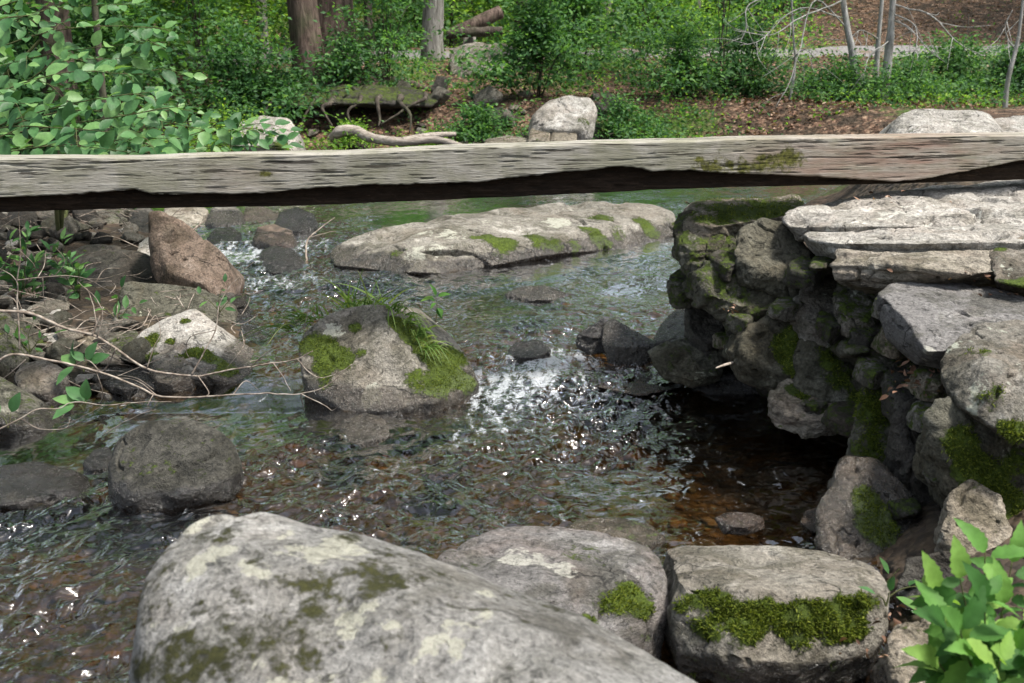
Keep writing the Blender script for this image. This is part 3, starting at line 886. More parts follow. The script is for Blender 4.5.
st('pale rounded stone left of the angular tan one', 'pale', [(36, 345), (44, 334), (58, 333), (68, 342), (64, 352), (44, 354)], 4.9, ytop=5.05, wet=0)
st('grey-green block half hidden beneath the beam on the left', 'olive', [(95, 228), (98, 212), (122, 209), (128, 222), (124, 236), (100, 238)], 8.0, moss=(-.2, .3), wet=0)
st('dark stone tucked under the beam beside the grey-green block', 'dark', [(128, 224), (136, 208), (152, 209), (162, 224), (154, 238), (132, 236)], 7.8, wet=0)
st('pale flat slab touching the underside of the beam shadow', 'slab', [(160, 222), (166, 206), (196, 203), (208, 210), (202, 222), (176, 228)], 8.3, wet=0, sharp=20)
st('grey rounded stone right of the pale flat slab', 'grey', [(206, 224), (212, 208), (232, 205), (244, 213), (242, 226), (222, 231)], 8.2, wet=1)
st('pale angular stone above the upper cascade', 'slab', [(240, 224), (246, 207), (262, 205), (279, 214), (276, 226), (256, 228)], 8.4, wet=1, sharp=22)
st('purple-black wet stone right of the upper cascade', 'dark', [(273, 228), (280, 213), (296, 207), (312, 214), (318, 226), (306, 234), (284, 234)], 7.9, wet=2, sharp=20)
st('flat wet stone splitting the upper cascade', 'dark', [(208, 238), (214, 229), (232, 227), (242, 234), (236, 243), (216, 244)], 7.5, wet=2)
st('small brown block in the middle of the cascade', 'brown', [(253, 240), (258, 227), (274, 225), (292, 231), (294, 243), (276, 247)], 7.3, wet=1, sharp=22)
st('dark purple rock parting the left cascade', 'dark', [(256, 266), (262, 250), (276, 246), (294, 250), (310, 268), (300, 275), (272, 275)], 6.7, wet=2, sharp=22, lich=-.4)
st('pale grey stone squeezed behind the reddish wedge', 'pale', [(136, 262), (139, 243), (148, 237), (156, 250), (154, 266)], 6.5, wet=0)
st('small dark wet stone at the foot of the reddish wedge', 'dark', [(230, 312), (236, 300), (247, 302), (250, 314), (238, 320)], 5.5, wet=2)
st('low wet stone between the reddish wedge and the cascade', 'dark', [(230, 332), (238, 318), (254, 320), (262, 332), (250, 340)], 5.2, wet=2)

# ---- stones standing in the water
st('small flat wet stone at the foot of the grassy rock', 'grey', [(338, 436), (342, 420), (366, 413), (386, 420), (390, 436), (366, 444), (346, 442)], 3.9, ytop=4.1, wet=2, sharp=16)
st('small brown wet stone breaking the ripples in mid channel', 'brown', [(420, 470), (428, 461), (448, 459), (468, 464), (472, 473), (448, 478), (428, 477)], 3.62, ytop=3.75, wet=2)
st('flat moss-tinged stone just awash before the dark pool', 'slab', [(568, 528), (580, 519), (620, 518), (652, 526), (664, 538), (640, 546), (600, 545), (574, 538)], 2.96, ytop=3.15, wet=2, moss=(-.1, .3), sink=.05)
st('little reddish wet stone by the right wall foot', 'brown', [(801, 522), (806, 511), (816, 508), (826, 515), (824, 527), (810, 530)], 3.05, wet=2, sharp=22)
st('black triangular stone poking out of the rapid', 'dark', [(578, 334), (590, 326), (604, 318), (608, 328), (606, 340), (590, 342)], 4.95, wet=2, sharp=40, depth=.12, bulge=.1, ytop=5.0)
st('wet blue-grey angular stone beside the black triangular one', 'grey', [(602, 343), (604, 324), (612, 319), (640, 334), (658, 346), (640, 352), (610, 350)], 4.85, wet=2, sharp=40, depth=.15, bulge=.2, ytop=5.0)
st('flat wet grey stone against the foot of the right wall', 'grey', [(652, 345), (660, 326), (678, 310), (694, 306), (696, 340), (680, 352), (664, 350)], 4.95, ytop=5.4, wet=2, sharp=24, blunt=.45)
st('low brown stone awash below the rapid', 'brown', [(588, 383), (602, 375), (640, 371), (678, 378), (684, 386), (640, 390), (604, 388)], 4.45, ytop=4.8, wet=2, sink=.03, blunt=.4)
st('low wet hump upstream of the rapid', 'grey', [(506, 294), (518, 287), (545, 286), (566, 293), (560, 299), (524, 300)], 5.95, ytop=6.1, wet=2)
st('dark wet stone under the foaming fall', 'dark', [(508, 352), (516, 342), (540, 340), (552, 350), (540, 358), (518, 358)], 4.85, ytop=5.0, wet=2)
st('dark flat stone awash in the left pool', 'dark', [(-30, 478), (0, 466), (36, 462), (72, 474), (76, 490), (30, 500), (-30, 500)], 3.3, ytop=3.55, wet=2, sink=.05)
st('smaller dark stone awash beside the rounded rock', 'dark', [(84, 462), (94, 450), (108, 447), (116, 458), (112, 470), (92, 470)], 3.6, ytop=3.72, wet=2)
st('amber stone lying just under the shallow right pool', 'brown', [(715, 518), (730, 512), (752, 513), (764, 519), (748, 525), (726, 524)], 3.02, ytop=3.1, wet=2, sink=.03)

# ---- dry-stone abutment on the right
ab = 'stones of the right abutment'
def aw(label, mat, P, **k):
    k.setdefault('wet', 0)
    k.setdefault('cracks', .035)
    return rock(label, mat, [at(*p) for p in P], k.pop('lvl', 6), k.pop('sharp', 18) * 2, k.pop('amp', .035), k.pop('rough', .018) * 1.6, name=k.pop('name', 'wall_stone'), cat='stone', group=ab, **k)
def aa(label, mat, out, Y, **k):
    k.setdefault('wet', 0); k.setdefault('lvl', 6); k['name'] = 'wall_stone'; k['cat'] = 'stone'; k.setdefault('group', ab)
    k.setdefault('amp', .065); k.setdefault('rough', .036); k.setdefault('strata', .010); k.setdefault('lich', .0); k.setdefault('blunt', .86); k.setdefault('bulge', .22); k.setdefault('sharp', 42); k.setdefault('grow', 1.08); k.setdefault('moss', (.25, .25)); k.setdefault('cracks', .035)
    return st(label, mat, out, Y, **k)
# capping slabs, top to bottom
aw('large rough whitish capstone carrying the beam end', 'pale', [(786, 216, 4.35), (800, 211, 4.5), (850, 203, 4.7), (905, 191, 4.75), (1000, 184, 4.85), (1100, 182, 4.9), (1150, 188, 4.6), (1120, 210, 4.3), (1000, 223, 4.15), (900, 226, 4.1), (830, 226, 4.15), (790, 226, 4.2),
   (800, 240, 4.2), (1100, 240, 4.2), (850, 232, 4.9), (1100, 215, 5.3), (860, 215, 5.2)], strata=.012, lich=.22, moss=(-.7, .1), blobs=[(900, 215, 12, .35)], amp=.03)
aw('broad pale flat slab under the whitish capstone', 'pale', [(806, 232, 4.15), (820, 225, 4.3), (1000, 222, 4.3), (1120, 218, 4.2), (1120, 246, 3.7), (1000, 242, 3.72), (905, 243, 3.75), (845, 242, 3.85), (815, 239, 4.0), (1000, 258, 3.75), (905, 254, 3.8), (840, 252, 3.9), (1100, 258, 3.7), (820, 252, 4.2), (1000, 271, 4.4)],
   strata=.008, lich=.1, amp=.02, moss=(-.6, -.1), blobs=[(860, 250, 8, .6), (960, 250, 10, .5)], sharp=24)
aw('brown thin slab with a broken front edge under the pale slab', 'slab', [(838, 250, 3.85), (870, 246, 3.9), (992, 250, 3.75), (994, 268, 3.6), (960, 272, 3.55), (900, 273, 3.62), (892, 262, 3.63), (880, 284, 3.68), (838, 280, 3.75), (834, 264, 3.78), (990, 281, 3.75), (900, 296, 4.0), (1000, 286, 4.0)],
   strata=.02, amp=.03, sharp=24, lich=-.05, moss=(-.5, .2))
aw('lichen-spotted grey stone at the right edge above the purple slab', 'grey', [(988, 250, 3.75), (996, 240, 3.8), (1030, 236, 3.85), (1080, 240, 3.8), (1080, 280, 3.5), (1020, 286, 3.45), (994, 280, 3.5), (1060, 300, 3.6), (1000, 292, 3.8)], lich=.25, moss=(-.3, .2), blobs=[(1015, 290, 18, .9), (1000, 240, 8, .6)])
aw('smooth purplish flat-topped slab jutting from the wall', 'purple', [(878, 292, 3.5), (890, 283, 3.62), (960, 278, 3.72), (1000, 284, 3.68), (1022, 302, 3.45), (1020, 322, 3.25), (950, 348, 3.12), (924, 350, 3.12), (905, 318, 3.28), (884, 306, 3.42),
   (878, 312, 3.48), (884, 335, 3.42), (915, 360, 3.25), (940, 366, 3.2), (1010, 350, 3.4), (900, 350, 3.7), (1000, 350, 3.7)], amp=.018, rough=.010, lich=.02, sharp=26, moss=(-.7, .1), blobs=[(930, 352, 10, .3, 'l')])
aw('large speckled grey boulder at the right edge below the purple slab', 'grey', [(940, 372, 3.0), (946, 350, 3.1), (972, 326, 3.2), (1010, 320, 3.25), (1060, 325, 3.2), (1090, 380, 2.85), (1080, 440, 2.75), (1024, 444, 2.72), (985, 422, 2.78), (950, 396, 2.9), (990, 370, 2.85), (1060, 450, 3.0), (960, 400, 3.2), (1000, 440, 3.2)], lich=.22, moss=(-.45, .25), amp=.035, sharp=12,
   blobs=[(970, 345, 18, .45), (985, 395, 14, .5), (960, 390, 14, .4), (1010, 425, 16, .7), (1000, 375, 10, .4)], fuzz=900)
# outer (left) end of the wall
aa('mossy-topped ledge stone at the upper end of the wall', 'slab', [(690, 222), (694, 206), (716, 202), (752, 199), (792, 197), (800, 204), (790, 214), (740, 222), (700, 226)], 4.55, ytop=4.85, sharp=20, depth=.5, strata=.01, moss=(-.3, .8), blobs=[(770, 200, 20, .6), (735, 204, 20, .6), (705, 210, 10, .6)], fuzz=2500)
aa('pale knobbly stone beneath the mossy ledge at the wall end', 'olive', [(676, 232), (680, 216), (694, 212), (716, 218), (724, 236), (716, 250), (690, 252), (680, 244)], 4.45, lich=.15)
aa('hollowed stone between the knobbly one and the brown block', 'olive', [(712, 240), (718, 222), (744, 220), (760, 236), (756, 262), (730, 270), (714, 258)], 4.4, lich=.05)
aa('dark brown angular block leaning at the wall top', 'olive', [(738, 252), (744, 232), (764, 222), (786, 226), (800, 244), (812, 268), (808, 286), (776, 276), (748, 268)], 4.15, sharp=24, lich=-.1, moss=(-.3, .2))
aa('long pale stone overhanging the water at the wall end', 'olive', [(696, 272), (706, 262), (740, 262), (774, 266), (796, 276), (800, 296), (772, 310), (738, 306), (704, 292)], 4.2, ytop=4.35, lich=.18, depth=.6)
aa('small stone sticking out of the wall end', 'olive', [(670, 284), (674, 274), (688, 268), (704, 276), (706, 290), (690, 294), (676, 292)], 4.5, lich=.1)
aa('dark upright stone beneath the overhanging one', 'dark', [(687, 312), (694, 294), (712, 292), (724, 306), (722, 334), (706, 346), (692, 336)], 4.5, moss=(-.3, .2))
aa('olive flat stone jutting low over the water', 'olive', [(658, 356), (668, 344), (690, 336), (712, 336), (726, 352), (716, 374), (690, 380), (668, 372)], 4.4, ytop=4.6, lich=.1, moss=(-.2, .3), sink=.02)
aa('broad stone with a bright green moss patch mid wall', 'olive', [(734, 350), (744, 330), (772, 314), (800, 308), (822, 318), (826, 350), (814, 376), (784, 374), (752, 362)], 4.0, ytop=4.15, lich=.16, moss=(-.45, .2), blobs=[(797, 336, 20, 1.2), (792, 356, 18, 1.0), (806, 325, 14, .8), (780, 340, 14, .6)], fuzz=2500, depth=.6)
aa('grey weathered stone right of the overhanging one', 'grey', [(796, 310), (798, 286), (816, 274), (842, 276), (852, 292), (848, 318), (826, 330), (806, 326)], 3.98, lich=.2, moss=(-.4, .2))
aa('white-flecked stone under the broken thin slab', 'grey', [(836, 300), (842, 280), (862, 274), (878, 284), (882, 306), (868, 320), (846, 318)], 3.8, lich=.25)
aa('small dark square stone in a gap of the wall', 'dark', [(848, 326), (852, 311), (872, 309), (888, 316), (886, 334), (866, 340), (852, 336)], 3.72, lich=-.1)
aa('smooth egg-shaped stone set in the wall face', 'grey', [(862, 352), (868, 340), (886, 336), (902, 344), (904, 356), (888, 364), (870, 362)], 3.62, sharp=8, lich=.05)
aa('brown stone streaked with moss below the white-flecked one', 'olive', [(800, 358), (808, 332), (832, 324), (860, 330), (874, 356), (872, 392), (852, 408), (820, 398), (804, 382)], 3.82, moss=(-.2, .2), blobs=[(845, 370, 18, .6), (830, 350, 16, .4), (858, 392, 12, .6)], fuzz=900, lich=.05)
aa('small pale mossy stone poking out over the black hollow', 'slab', [(772, 396), (780, 384), (800, 378), (826, 390), (842, 402), (832, 416), (804, 420), (782, 410)], 3.75, moss=(-.3, .4), blobs=[(800, 384, 12, .9)], fuzz=700, sharp=20)
aa('dark sunken stone behind the olive flat one', 'dark', [(722, 372), (730, 360), (764, 362), (782, 378), (776, 398), (742, 400), (726, 388)], 4.45, moss=(-.2, .2))
aa('rock coloured black for the shaded hollow at the water line below the wall', 'dark', [(692, 398), (700, 378), (740, 384), (790, 400), (840, 410), (866, 440), (862, 480), (830, 492), (780, 470), (730, 446), (700, 424)], 4.35, ytop=4.5, wet=2, bulge=.0, depth=.5, lich=-.5, moss=(-.7, .1))  # dark material carries the shade of the hollow under the wall
aa('mossy dark pillar stone in front of the black hollow', 'olive', [(856, 440), (862, 400), (872, 376), (894, 370), (910, 392), (916, 440), (908, 480), (880, 492), (860, 474)], 3.35, moss=(.0, .15), blobs=[(878, 400, 22, .5), (872, 440, 20, .4)], fuzz=3000, lich=.0)
aa('stone strewn with dead leaves beneath the purple slab', 'dark', [(886, 380), (898, 364), (926, 362), (956, 384), (960, 412), (936, 420), (904, 404)], 3.25, ytop=3.5, moss=(.0, .3), fuzz=700)
aa('tall dark stone right of the mossy pillar', 'dark', [(898, 420), (912, 402), (944, 408), (964, 440), (966, 490), (946, 520), (914, 506), (900, 466)], 3.05, moss=(-.2, .1), lich=-.05)
aa('bright moss-covered sloping rock at the right edge', 'olive', [(934, 420), (944, 408), (976, 420), (1010, 440), (1070, 450), (1080, 540), (1050, 580), (1010, 568), (988, 520), (956, 480), (940, 450)], 2.75, ytop=2.9, moss=(-.15, .2), blobs=[(955, 435, 18, .7), (985, 470, 24, .9), (1005, 500, 24, .8), (965, 460, 16, .6), (1015, 460, 16, .5), (1000, 540, 18, .4)], fuzz=4500, lich=.0)
aa('plain grey-brown stone at the wall foot under the mossy slope', 'tan', [(944, 530), (950, 500), (972, 486), (998, 500), (1012, 540), (1006, 572), (972, 576), (950, 562)], 2.62, moss=(-.3, .2), lich=.05)
aa('wet bluish leaning slab at the foot of the wall', 'grey', [(820, 540), (830, 490), (848, 460), (872, 462), (914, 500), (936, 540), (934, 572), (900, 586), (850, 572)], 2.85, ytop=3.15, wet=3, moss=(-.35, .1), blobs=[(872, 510, 22, .8), (862, 490, 14, .7), (890, 530, 22, .5)], fuzz=1200, sharp=18)
aa('dark wet stone under the leafy plant', 'dark', [(900, 590), (912, 560), (950, 556), (990, 570), (1010, 610), (980, 640), (930, 630)], 2.45, wet=1, moss=(-.3, .2))
aa('tan stone half under the leafy plant at bottom right', 'tan', [(890, 645), (900, 628), (930, 622), (966, 634), (980, 668), (960, 700), (914, 700), (896, 676)], 2.05, ytop=2.2, moss=(-.2, .25), blobs=[(935, 660, 14, .6)], fuzz=600, wet=1)
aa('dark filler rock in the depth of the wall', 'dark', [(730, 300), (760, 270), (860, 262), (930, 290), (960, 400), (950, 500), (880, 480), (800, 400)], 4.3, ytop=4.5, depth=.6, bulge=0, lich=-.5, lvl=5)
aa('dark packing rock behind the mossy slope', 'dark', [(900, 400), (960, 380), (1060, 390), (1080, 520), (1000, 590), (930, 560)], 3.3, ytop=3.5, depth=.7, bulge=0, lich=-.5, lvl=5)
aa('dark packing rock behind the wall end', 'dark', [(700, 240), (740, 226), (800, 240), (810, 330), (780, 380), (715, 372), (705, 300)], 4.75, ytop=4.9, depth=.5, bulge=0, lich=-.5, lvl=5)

# chinking between the big stones of the wall
rsx = np.random.RandomState(12)
for px, py, Y, r in [(728, 258, 4.25, 11), (742, 312, 4.1, 10), (790, 302, 4.0, 10), (806, 268, 3.95, 11), (828, 262, 3.9, 10), (832, 318, 3.8, 10), (852, 345, 3.66, 9), (874, 364, 3.5, 11), (812, 398, 3.78, 10), (846, 412, 3.6, 11),
                     (896, 330, 3.45, 10), (930, 372, 3.2, 11), (724, 338, 4.3, 10), (700, 258, 4.4, 9), (760, 368, 4.05, 10), (890, 300, 3.5, 8), (925, 405, 3.12, 10), (960, 450, 2.9, 11), (902, 500, 2.95, 11), (940, 470, 2.9, 10)]:
    th = np.sort(rsx.uniform(0, 6.28, 8)); rr = r * rsx.uniform(.7, 1.25, 8)
    aa('small wedge stone packed into a gap of the right wall', ['olive', 'grey', 'dark', 'tan'][rsx.randint(4)], np.stack([px + rr * 1.3 * np.cos(th), py + rr * np.sin(th) * .8], 1), Y - .02, lvl=4, group='wedge stones of the right wall', depth=.14, sharp=50)

# ---- stones across the head of the pool, seen over the beam
st('pale flat rock with a mossy edge on the far left shore', 'pale', [(224, 142), (236, 124), (262, 116), (290, 120), (300, 134), (296, 150), (240, 152)], 11.6, ytop=12.2, moss=(-.4, .2), blobs=[(285, 138, 10, .8)], depth=.7, wet=0)
st('big pale rounded boulder standing on the far shore', 'pale', [(530, 132), (534, 114), (548, 101), (568, 96), (590, 97), (597, 112), (588, 134), (560, 140)], 12.8, ytop=13.2, lich=.1, depth=.6, blobs=[(590, 120, 12, .5)], wet=0, lvl=6)
st('small mossy stone left of the far pale boulder', 'tan', [(528, 142), (530, 130), (540, 126), (550, 132), (549, 144)], 12.3, wet=0, moss=(-.3, .4))
st('small tan stone right below the far pale boulder', 'tan', [(549, 144), (552, 132), (566, 129), (577, 134), (576, 145)], 12.2, wet=0, moss=(-.3, .3))
st('flat greenish shelf stone left of the far boulder', 'slab', [(482, 146), (486, 139), (510, 136), (530, 139), (530, 148), (500, 150)], 12.3, wet=0, moss=(-.2, .4))
st('broad whitish boulder on the bank above the beam at right', 'pale', [(895, 134), (899, 118), (912, 110), (950, 110), (985, 112), (1000, 122), (1002, 140), (900, 142)], 7.6, ytop=8.0, lich=.2, depth=.6, wet=0, blobs=[(910, 122, 10, .4)], lvl=6)
st('second whitish boulder at the right frame edge', 'pale', [(984, 138), (990, 121), (1012, 115), (1050, 117), (1060, 140)], 7.9, ytop=8.3, lich=.15, wet=0, depth=.5)
st('angular ledge rock on the wooded slope beside the bushy sapling', 'grey', [(448, 62), (454, 48), (480, 42), (512, 44), (534, 52), (532, 64), (505, 70), (486, 84), (462, 84)], 18.5, wet=0, depth=1, moss=(-.2, .3), lich=.2)

# ---- loose stones, copied from a few shapes
PEB = []
for k, (m, s) in enumerate([('grey', (1, .8, .55)), ('dark', (1, .75, .6)), ('olive', (1, .9, .45)), ('dark', (1, .7, .65)), ('olive', (1, .85, .6)), ('slab', (1, .8, .35)), ('grey', (1, .65, .7)), ('dark', (1, .9, .5)), ('brown', (1, .95, .4)), ('pale', (1, .8, .5))]):
    rs = np.random.RandomState(100 + k)
    P = unit(rs.normal(size=(16, 3))) * np.array(s)
    SEED[0] += 1
    o_, n_, h_ = hull_planes(P)
    D, F = ico(4)
    pr = np.maximum(D @ n_.T / h_, 0)
    V = o_ + D * ((np.sum(pr ** 30, 1)) ** (-1 / 30))[:, None]
    V = V + vnormals(V, F) * (0.09 * fbm(V * 1.2 + k * 9, 4) - 0.06 * np.abs(fbm(V * 2.2 + k * 5, 3)))[:, None]
    V[:, 2] -= V[:, 2].min()
    wet_me = []
    for w in (0.0, 1.0):
        me = make_mesh('stone', V, F, {'moss': 0.12 + 0.3 * (vnormals(V, F)[:, 2] > .3) * (rs.rand() > .5) - .35, 'lichen': np.full(len(V), -.25), 'wet': np.full(len(V), w)})
        me.materials.append(ROCK[m])
        wet_me.append(me)
    PEB.append(wet_me)

STONES = []
def scatter(n, pick, size, label, group, seed, wet=0, sunk=0.25, name='stone'):
    rs = np.random.RandomState(seed)
    done = []; tries = 0
    while len(done) < n and tries < n * 60:
        tries += 1
        x, y = pick(rs)
        s = size[0] + (size[1] - size[0]) * rs.rand() ** 1.8
        if any((x - a) ** 2 + (y - b) ** 2 < (0.62 * (s + c)) ** 2 for a, b, c in done): continue
        qx, qy, _ = project(np.array([[x, y, gz(x, y) + s * .3]]))
        if any(o[:, 0].min() + 6 < qx[0] < o[:, 0].max() - 6 and o[:, 1].min() < qy[0] + 4 and qy[0] < o[:, 1].max() + 10 for o in OUT): continue
        sdv = float(stream_sd(np.array([x]), np.array([y]))[0])
        w = 1 if (wet or sdv < 0.06) else 0
        z = gz(x, y) - sunk * s * .5
        kk = rs.randint(len(PEB))
        STONES.append((s / math.hypot(x, y), kk, w, (x, y, z), (rs.uniform(-.35, .35), rs.uniform(-.35, .35), rs.uniform(0, 6.28)), (s, s * rs.uniform(.8, 1.1), s * rs.uniform(.8, 1.2)), label, group, name))
        done.append((x, y, s))

def px_pick(x0, x1, y0, y1, z):
    def f(rs):
        p = onz(rs.uniform(x0, x1), rs.uniform(y0, y1), z)
        return p[0], p[1]
    return f
scatter(130, px_pick(-10, 240, 292, 394, .10), (.035, .13), 'loose fist-sized stone lying among others on the left bank shelf', 'loose stones on the left bank shelf', 1)
scatter(80, px_pick(-10, 165, 215, 300, .16), (.05, .2), 'weathered stone on the upper left bank beneath the beam', 'stones on the upper left bank', 2)
scatter(55, px_pick(190, 345, 212, 250, .18), (.05, .15), 'small wet stone scattered across the head of the cascade', 'wet stones at the head of the cascade', 3, 1)
scatter(34, px_pick(205, 300, 250, 335, .10), (.03, .085), 'small dark wet stone in the white water of the left cascade', 'wet stones in the left cascade', 4, 1)
scatter(60, px_pick(205, 620, 141, 152, .32), (.08, .26), 'rounded stone along the far shore just above the beam', 'stones along the far shore', 5, 0)
scatter(34, px_pick(540, 690, 182, 204, .22), (.06, .18), 'small stone in the shallows glimpsed under the beam', 'stones in the shallows under the beam', 6, 1)
scatter(26, px_pick(815, 900, 505, 590, .0), (.025, .06), 'little wet stone at the foot of the right wall', 'little stones at the foot of the right wall', 8, 1)
scatter(22, px_pick(640, 920, 640, 700, .0), (.02, .05), 'little stone in the shallows around the mossy block', 'little stones around the mossy block', 9, 1)

scatter(150, px_pick(-10, 250, 285, 396, .08), (.018, .05), 'loose fist-sized stone lying among others on the left bank shelf', 'loose stones on the left bank shelf', 21)
scatter(90, px_pick(-10, 240, 212, 300, .16), (.03, .08), 'weathered stone on the upper left bank beneath the beam', 'stones on the upper left bank', 22)
STONES.sort(key=lambda q: -q[0])
for _, kk, w, loc, rot, scl, label, group, name in STONES[:285]:
    o = bpy.data.objects.new(name, PEB[kk][w])
    C.objects.link(o)
    o.location = loc; o.rotation_euler = rot; o.scale = scl
    tag(o, label, 'stone', group)
# the smaller rest, one mesh
from mathutils import Matrix, Euler
pv, pf, pw, pm, off = [], [], [], [], 0
D4, F4_ = ico(4)
for _, kk, w, loc, rot, scl, *_r in STONES[285:]:
    me = PEB[kk][w]
    co = np.empty(len(me.vertices) * 3, np.float32); me.vertices.foreach_get('co', co)
    R = np.array(Euler(rot).to_matrix())
    V = (co.reshape(-1, 3) * np.array(scl)) @ R.T + np.array(loc)
    pv.append(V); pf.append(F4_ + off); off += len(V)
    pw.append(np.full(len(V), float(w))); pm.append(np.full(len(F4_), kk))
me = make_mesh('pebbles', np.concatenate(pv), np.concatenate(pf), {'moss': np.full(off, -.4), 'lichen': np.full(off, -.25), 'wet': np.concatenate(pw)})
for w2 in PEB: me.materials.append(w2[0].materials[0])
me.polygons.foreach_set('material_index', np.concatenate(pm).astype(np.int32))
tag(link('pebbles', me), kind='stuff')

# gravel of the stream bed, past counting, one mesh
rs = np.random.RandomState(55)
D, F = ico(1)
mbg = MB()
n = 2600
X = rs.uniform(-3.0, 1.3, n); Y = 1.2 + 5.5 * rs.rand(n) ** 1.2
sdv = stream_sd(X, Y)
Zg = ground_z(X, Y)
for x, y, z, d_ in zip(X, Y, Zg, sdv):
    if d_ > -0.03: continue
    s = 0.008 + 0.035 * rs.rand() ** 3.5
    a = rs.uniform(0, 6.28)
    q = D * np.array([1, rs.uniform(.5, 1), rs.uniform(.25, .6)]) * (1 + .22 * rs.normal(size=(len(D), 1)))
    q = np.stack([q[:, 0] * math.cos(a) - q[:, 1] * math.sin(a), q[:, 0] * math.sin(a) + q[:, 1] * math.cos(a), q[:, 2]], 1)
    mbg.add(q * s + np.array([x, y, z + .15 * s]), F)
t = NT('bed_gravel')
r_ = t.n('NewGeometry').outputs['Random Per Island']
c_ = t.ramp(r_, [(0, (.02, .014, .009)), (.35, (.07, .04, .018)), (.6, (.13, .075, .03)), (.8, (.05, .045, .032)), (1, (.17, .12, .075))])
t.done(t.bsdf(c_, .7, None, .3))
tag(mbg.build('gravel', t.m), kind='stuff')
# ------------------------------------------------------------------ the weathered beam
def build_beam():
    x0, x1, n = -4.6, 4.3, 1500
    xs = np.linspace(x0, x1, n)
    # surveyed edges of the near face: pixel column -> top, torn edge, bottom
    tab = np.array([(-330, 158, 205, 222), (-60, 157.5, 193, 214.5), (0, 157, 196, 213.5), (60, 157, 193, 212), (130, 157, 187, 210), (150, 156.5, 193, 209.5), (200, 155, 192.5, 209), (262, 153, 192, 208), (300, 152.5, 187, 207),
                    (345, 152, 184, 205.5), (372, 150.5, 182, 204), (400, 149, 183, 203), (440, 147, 181, 201.5), (480, 145.5, 180, 199.5), (505, 144.5, 176, 198.5), (540, 143.5, 172, 197), (565, 143, 169, 196), (600, 141.5, 166, 194),
                    (622, 141, 163, 193), (640, 140.5, 164, 192), (652, 140, 169, 191), (690, 139.5, 168, 190), (730, 138, 172, 188.5), (800, 136.5, 174.5, 187), (850, 136, 178, 186), (900, 135.5, 182, 185),
                    (930, 135, 179, 184), (970, 134.5, 170, 183), (1024, 133.5, 158, 181), (1080, 133, 156, 180), (1500, 128, 160, 170)], float)
    Yf = lambda px: np.interp(px, [-330, 0, 1024, 1500], [4.12, 4.22, 4.62, 4.8])
    pts = [[at(p, q, Yf(p)) for q in (a, b, c)] for p, a, b, c in tab]
    tx = np.array([p[0][0] for p in pts])
    top = np.interp(xs, tx, [p[0][2] for p in pts])
    tear = np.interp(xs, tx, [p[1][2] for p in pts])
    bot = np.interp(xs, tx, [p[2][2] for p in pts])
    yf = np.interp(xs, tx, [p[0][1] for p in pts])
    q = np.stack([xs, 0 * xs, 0 * xs], 1)
    tear = tear + 0.006 * fbm(q * 9, 4) + 0.007 * fbm(q * 34 + 3, 3) * (fbm(q * 2.3, 2) > -.1) + 0.005 * (np.abs(fbm(q * 22 + 5, 3)))
    top = top + 0.004 * fbm(q * 3 + 7, 4)
    tear = bot + (tear - bot) * 0.86
    D = 0.21
    rows = []
    nf, nt, nb, nu = 64, 26, 10, 14
    V, ROT, MOS = [], [], []
    def grain(z, y, sc=1.0, seed=0):
        # sharp ridges running along the timber, dipping a little
        zz = z - 0.012 * xs + 0.012 * fbm(q * 1.1 + seed, 2)
        P = np.stack([xs * 1.6, y * 60, zz * 110 + seed], 1)
        P2 = np.stack([xs * 5, y * 160, zz * 260 + seed], 1)
        return 0.6 * fbm(P, 3) + 0.4 * fbm(P2, 3), ridged(np.stack([xs * 1.1, y * 30, zz * 48 + seed], 1), 2)
    for k in range(nf):                       # near face, bottom to top
        f = k / (nf - 1)
        z = bot + (top - bot) * f
        g, rd = grain(z, 0 * xs)
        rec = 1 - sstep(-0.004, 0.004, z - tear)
        fray = 0.02 * fbm(np.stack([xs * 14, z * 30, 0 * xs], 1), 4)
        y = yf + rec * (0.055 + fray + 0.02 * fbm(np.stack([xs * 3, z * 20, 0 * xs + 4], 1), 3)) - 0.0011 * g + 0.010 * sstep(0.92, 1.0, rd)
        y = y + 0.012 * sstep(0.93, 1.0, np.full_like(xs, f)) ** 2
        V.append(np.stack([xs, y, z - 0.005 * sstep(.95, 1, np.full_like(xs, f))], 1)); ROT.append(rec)
        MOS.append(fbm(np.stack([xs * 3, z * 9, 0 * xs + 2], 1), 3) * .3)
    for k in range(1, nt):                    # top
        f = k / nt
        y = yf + 0.012 + (D - 0.012) * f
        g, rd = grain(0 * xs, y * 0.9 + 0, seed=11)
        z = top + 0.0022 * g - 0.008 * sstep(0.92, 1.0, rd) - 0.004 - 0.010 * sstep(0.9, 1, f)
        V.append(np.stack([xs, y, z], 1)); ROT.append(0 * xs); MOS.append(0 * xs - .2)
    for k in range(nb):                       # far face
        f = k / (nb - 1)
        z = top - 0.012 + (bot + 0.006 - top + 0.012) * f
        g, rd = grain(z, 0 * xs, seed=23)
        V.append(np.stack([xs, yf + D + 0.003 * g, z], 1)); ROT.append(0 * xs); MOS.append(0 * xs)
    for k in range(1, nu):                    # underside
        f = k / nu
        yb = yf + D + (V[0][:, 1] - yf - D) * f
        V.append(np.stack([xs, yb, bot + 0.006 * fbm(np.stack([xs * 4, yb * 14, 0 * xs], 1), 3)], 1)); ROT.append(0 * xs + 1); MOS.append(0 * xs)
    m = len(V)
    A = np.stack(V, 0)                        # m x n x 3
    i = (np.arange(m)[:, None] * n + np.arange(n - 1)[None])
    j = (((np.arange(m) + 1) % m)[:, None] * n + np.arange(n - 1)[None])
    F = np.stack([i, i + 1, j + 1, j], -1).reshape(-1, 4)
    Vf = A.reshape(-1, 3)
    ends = []
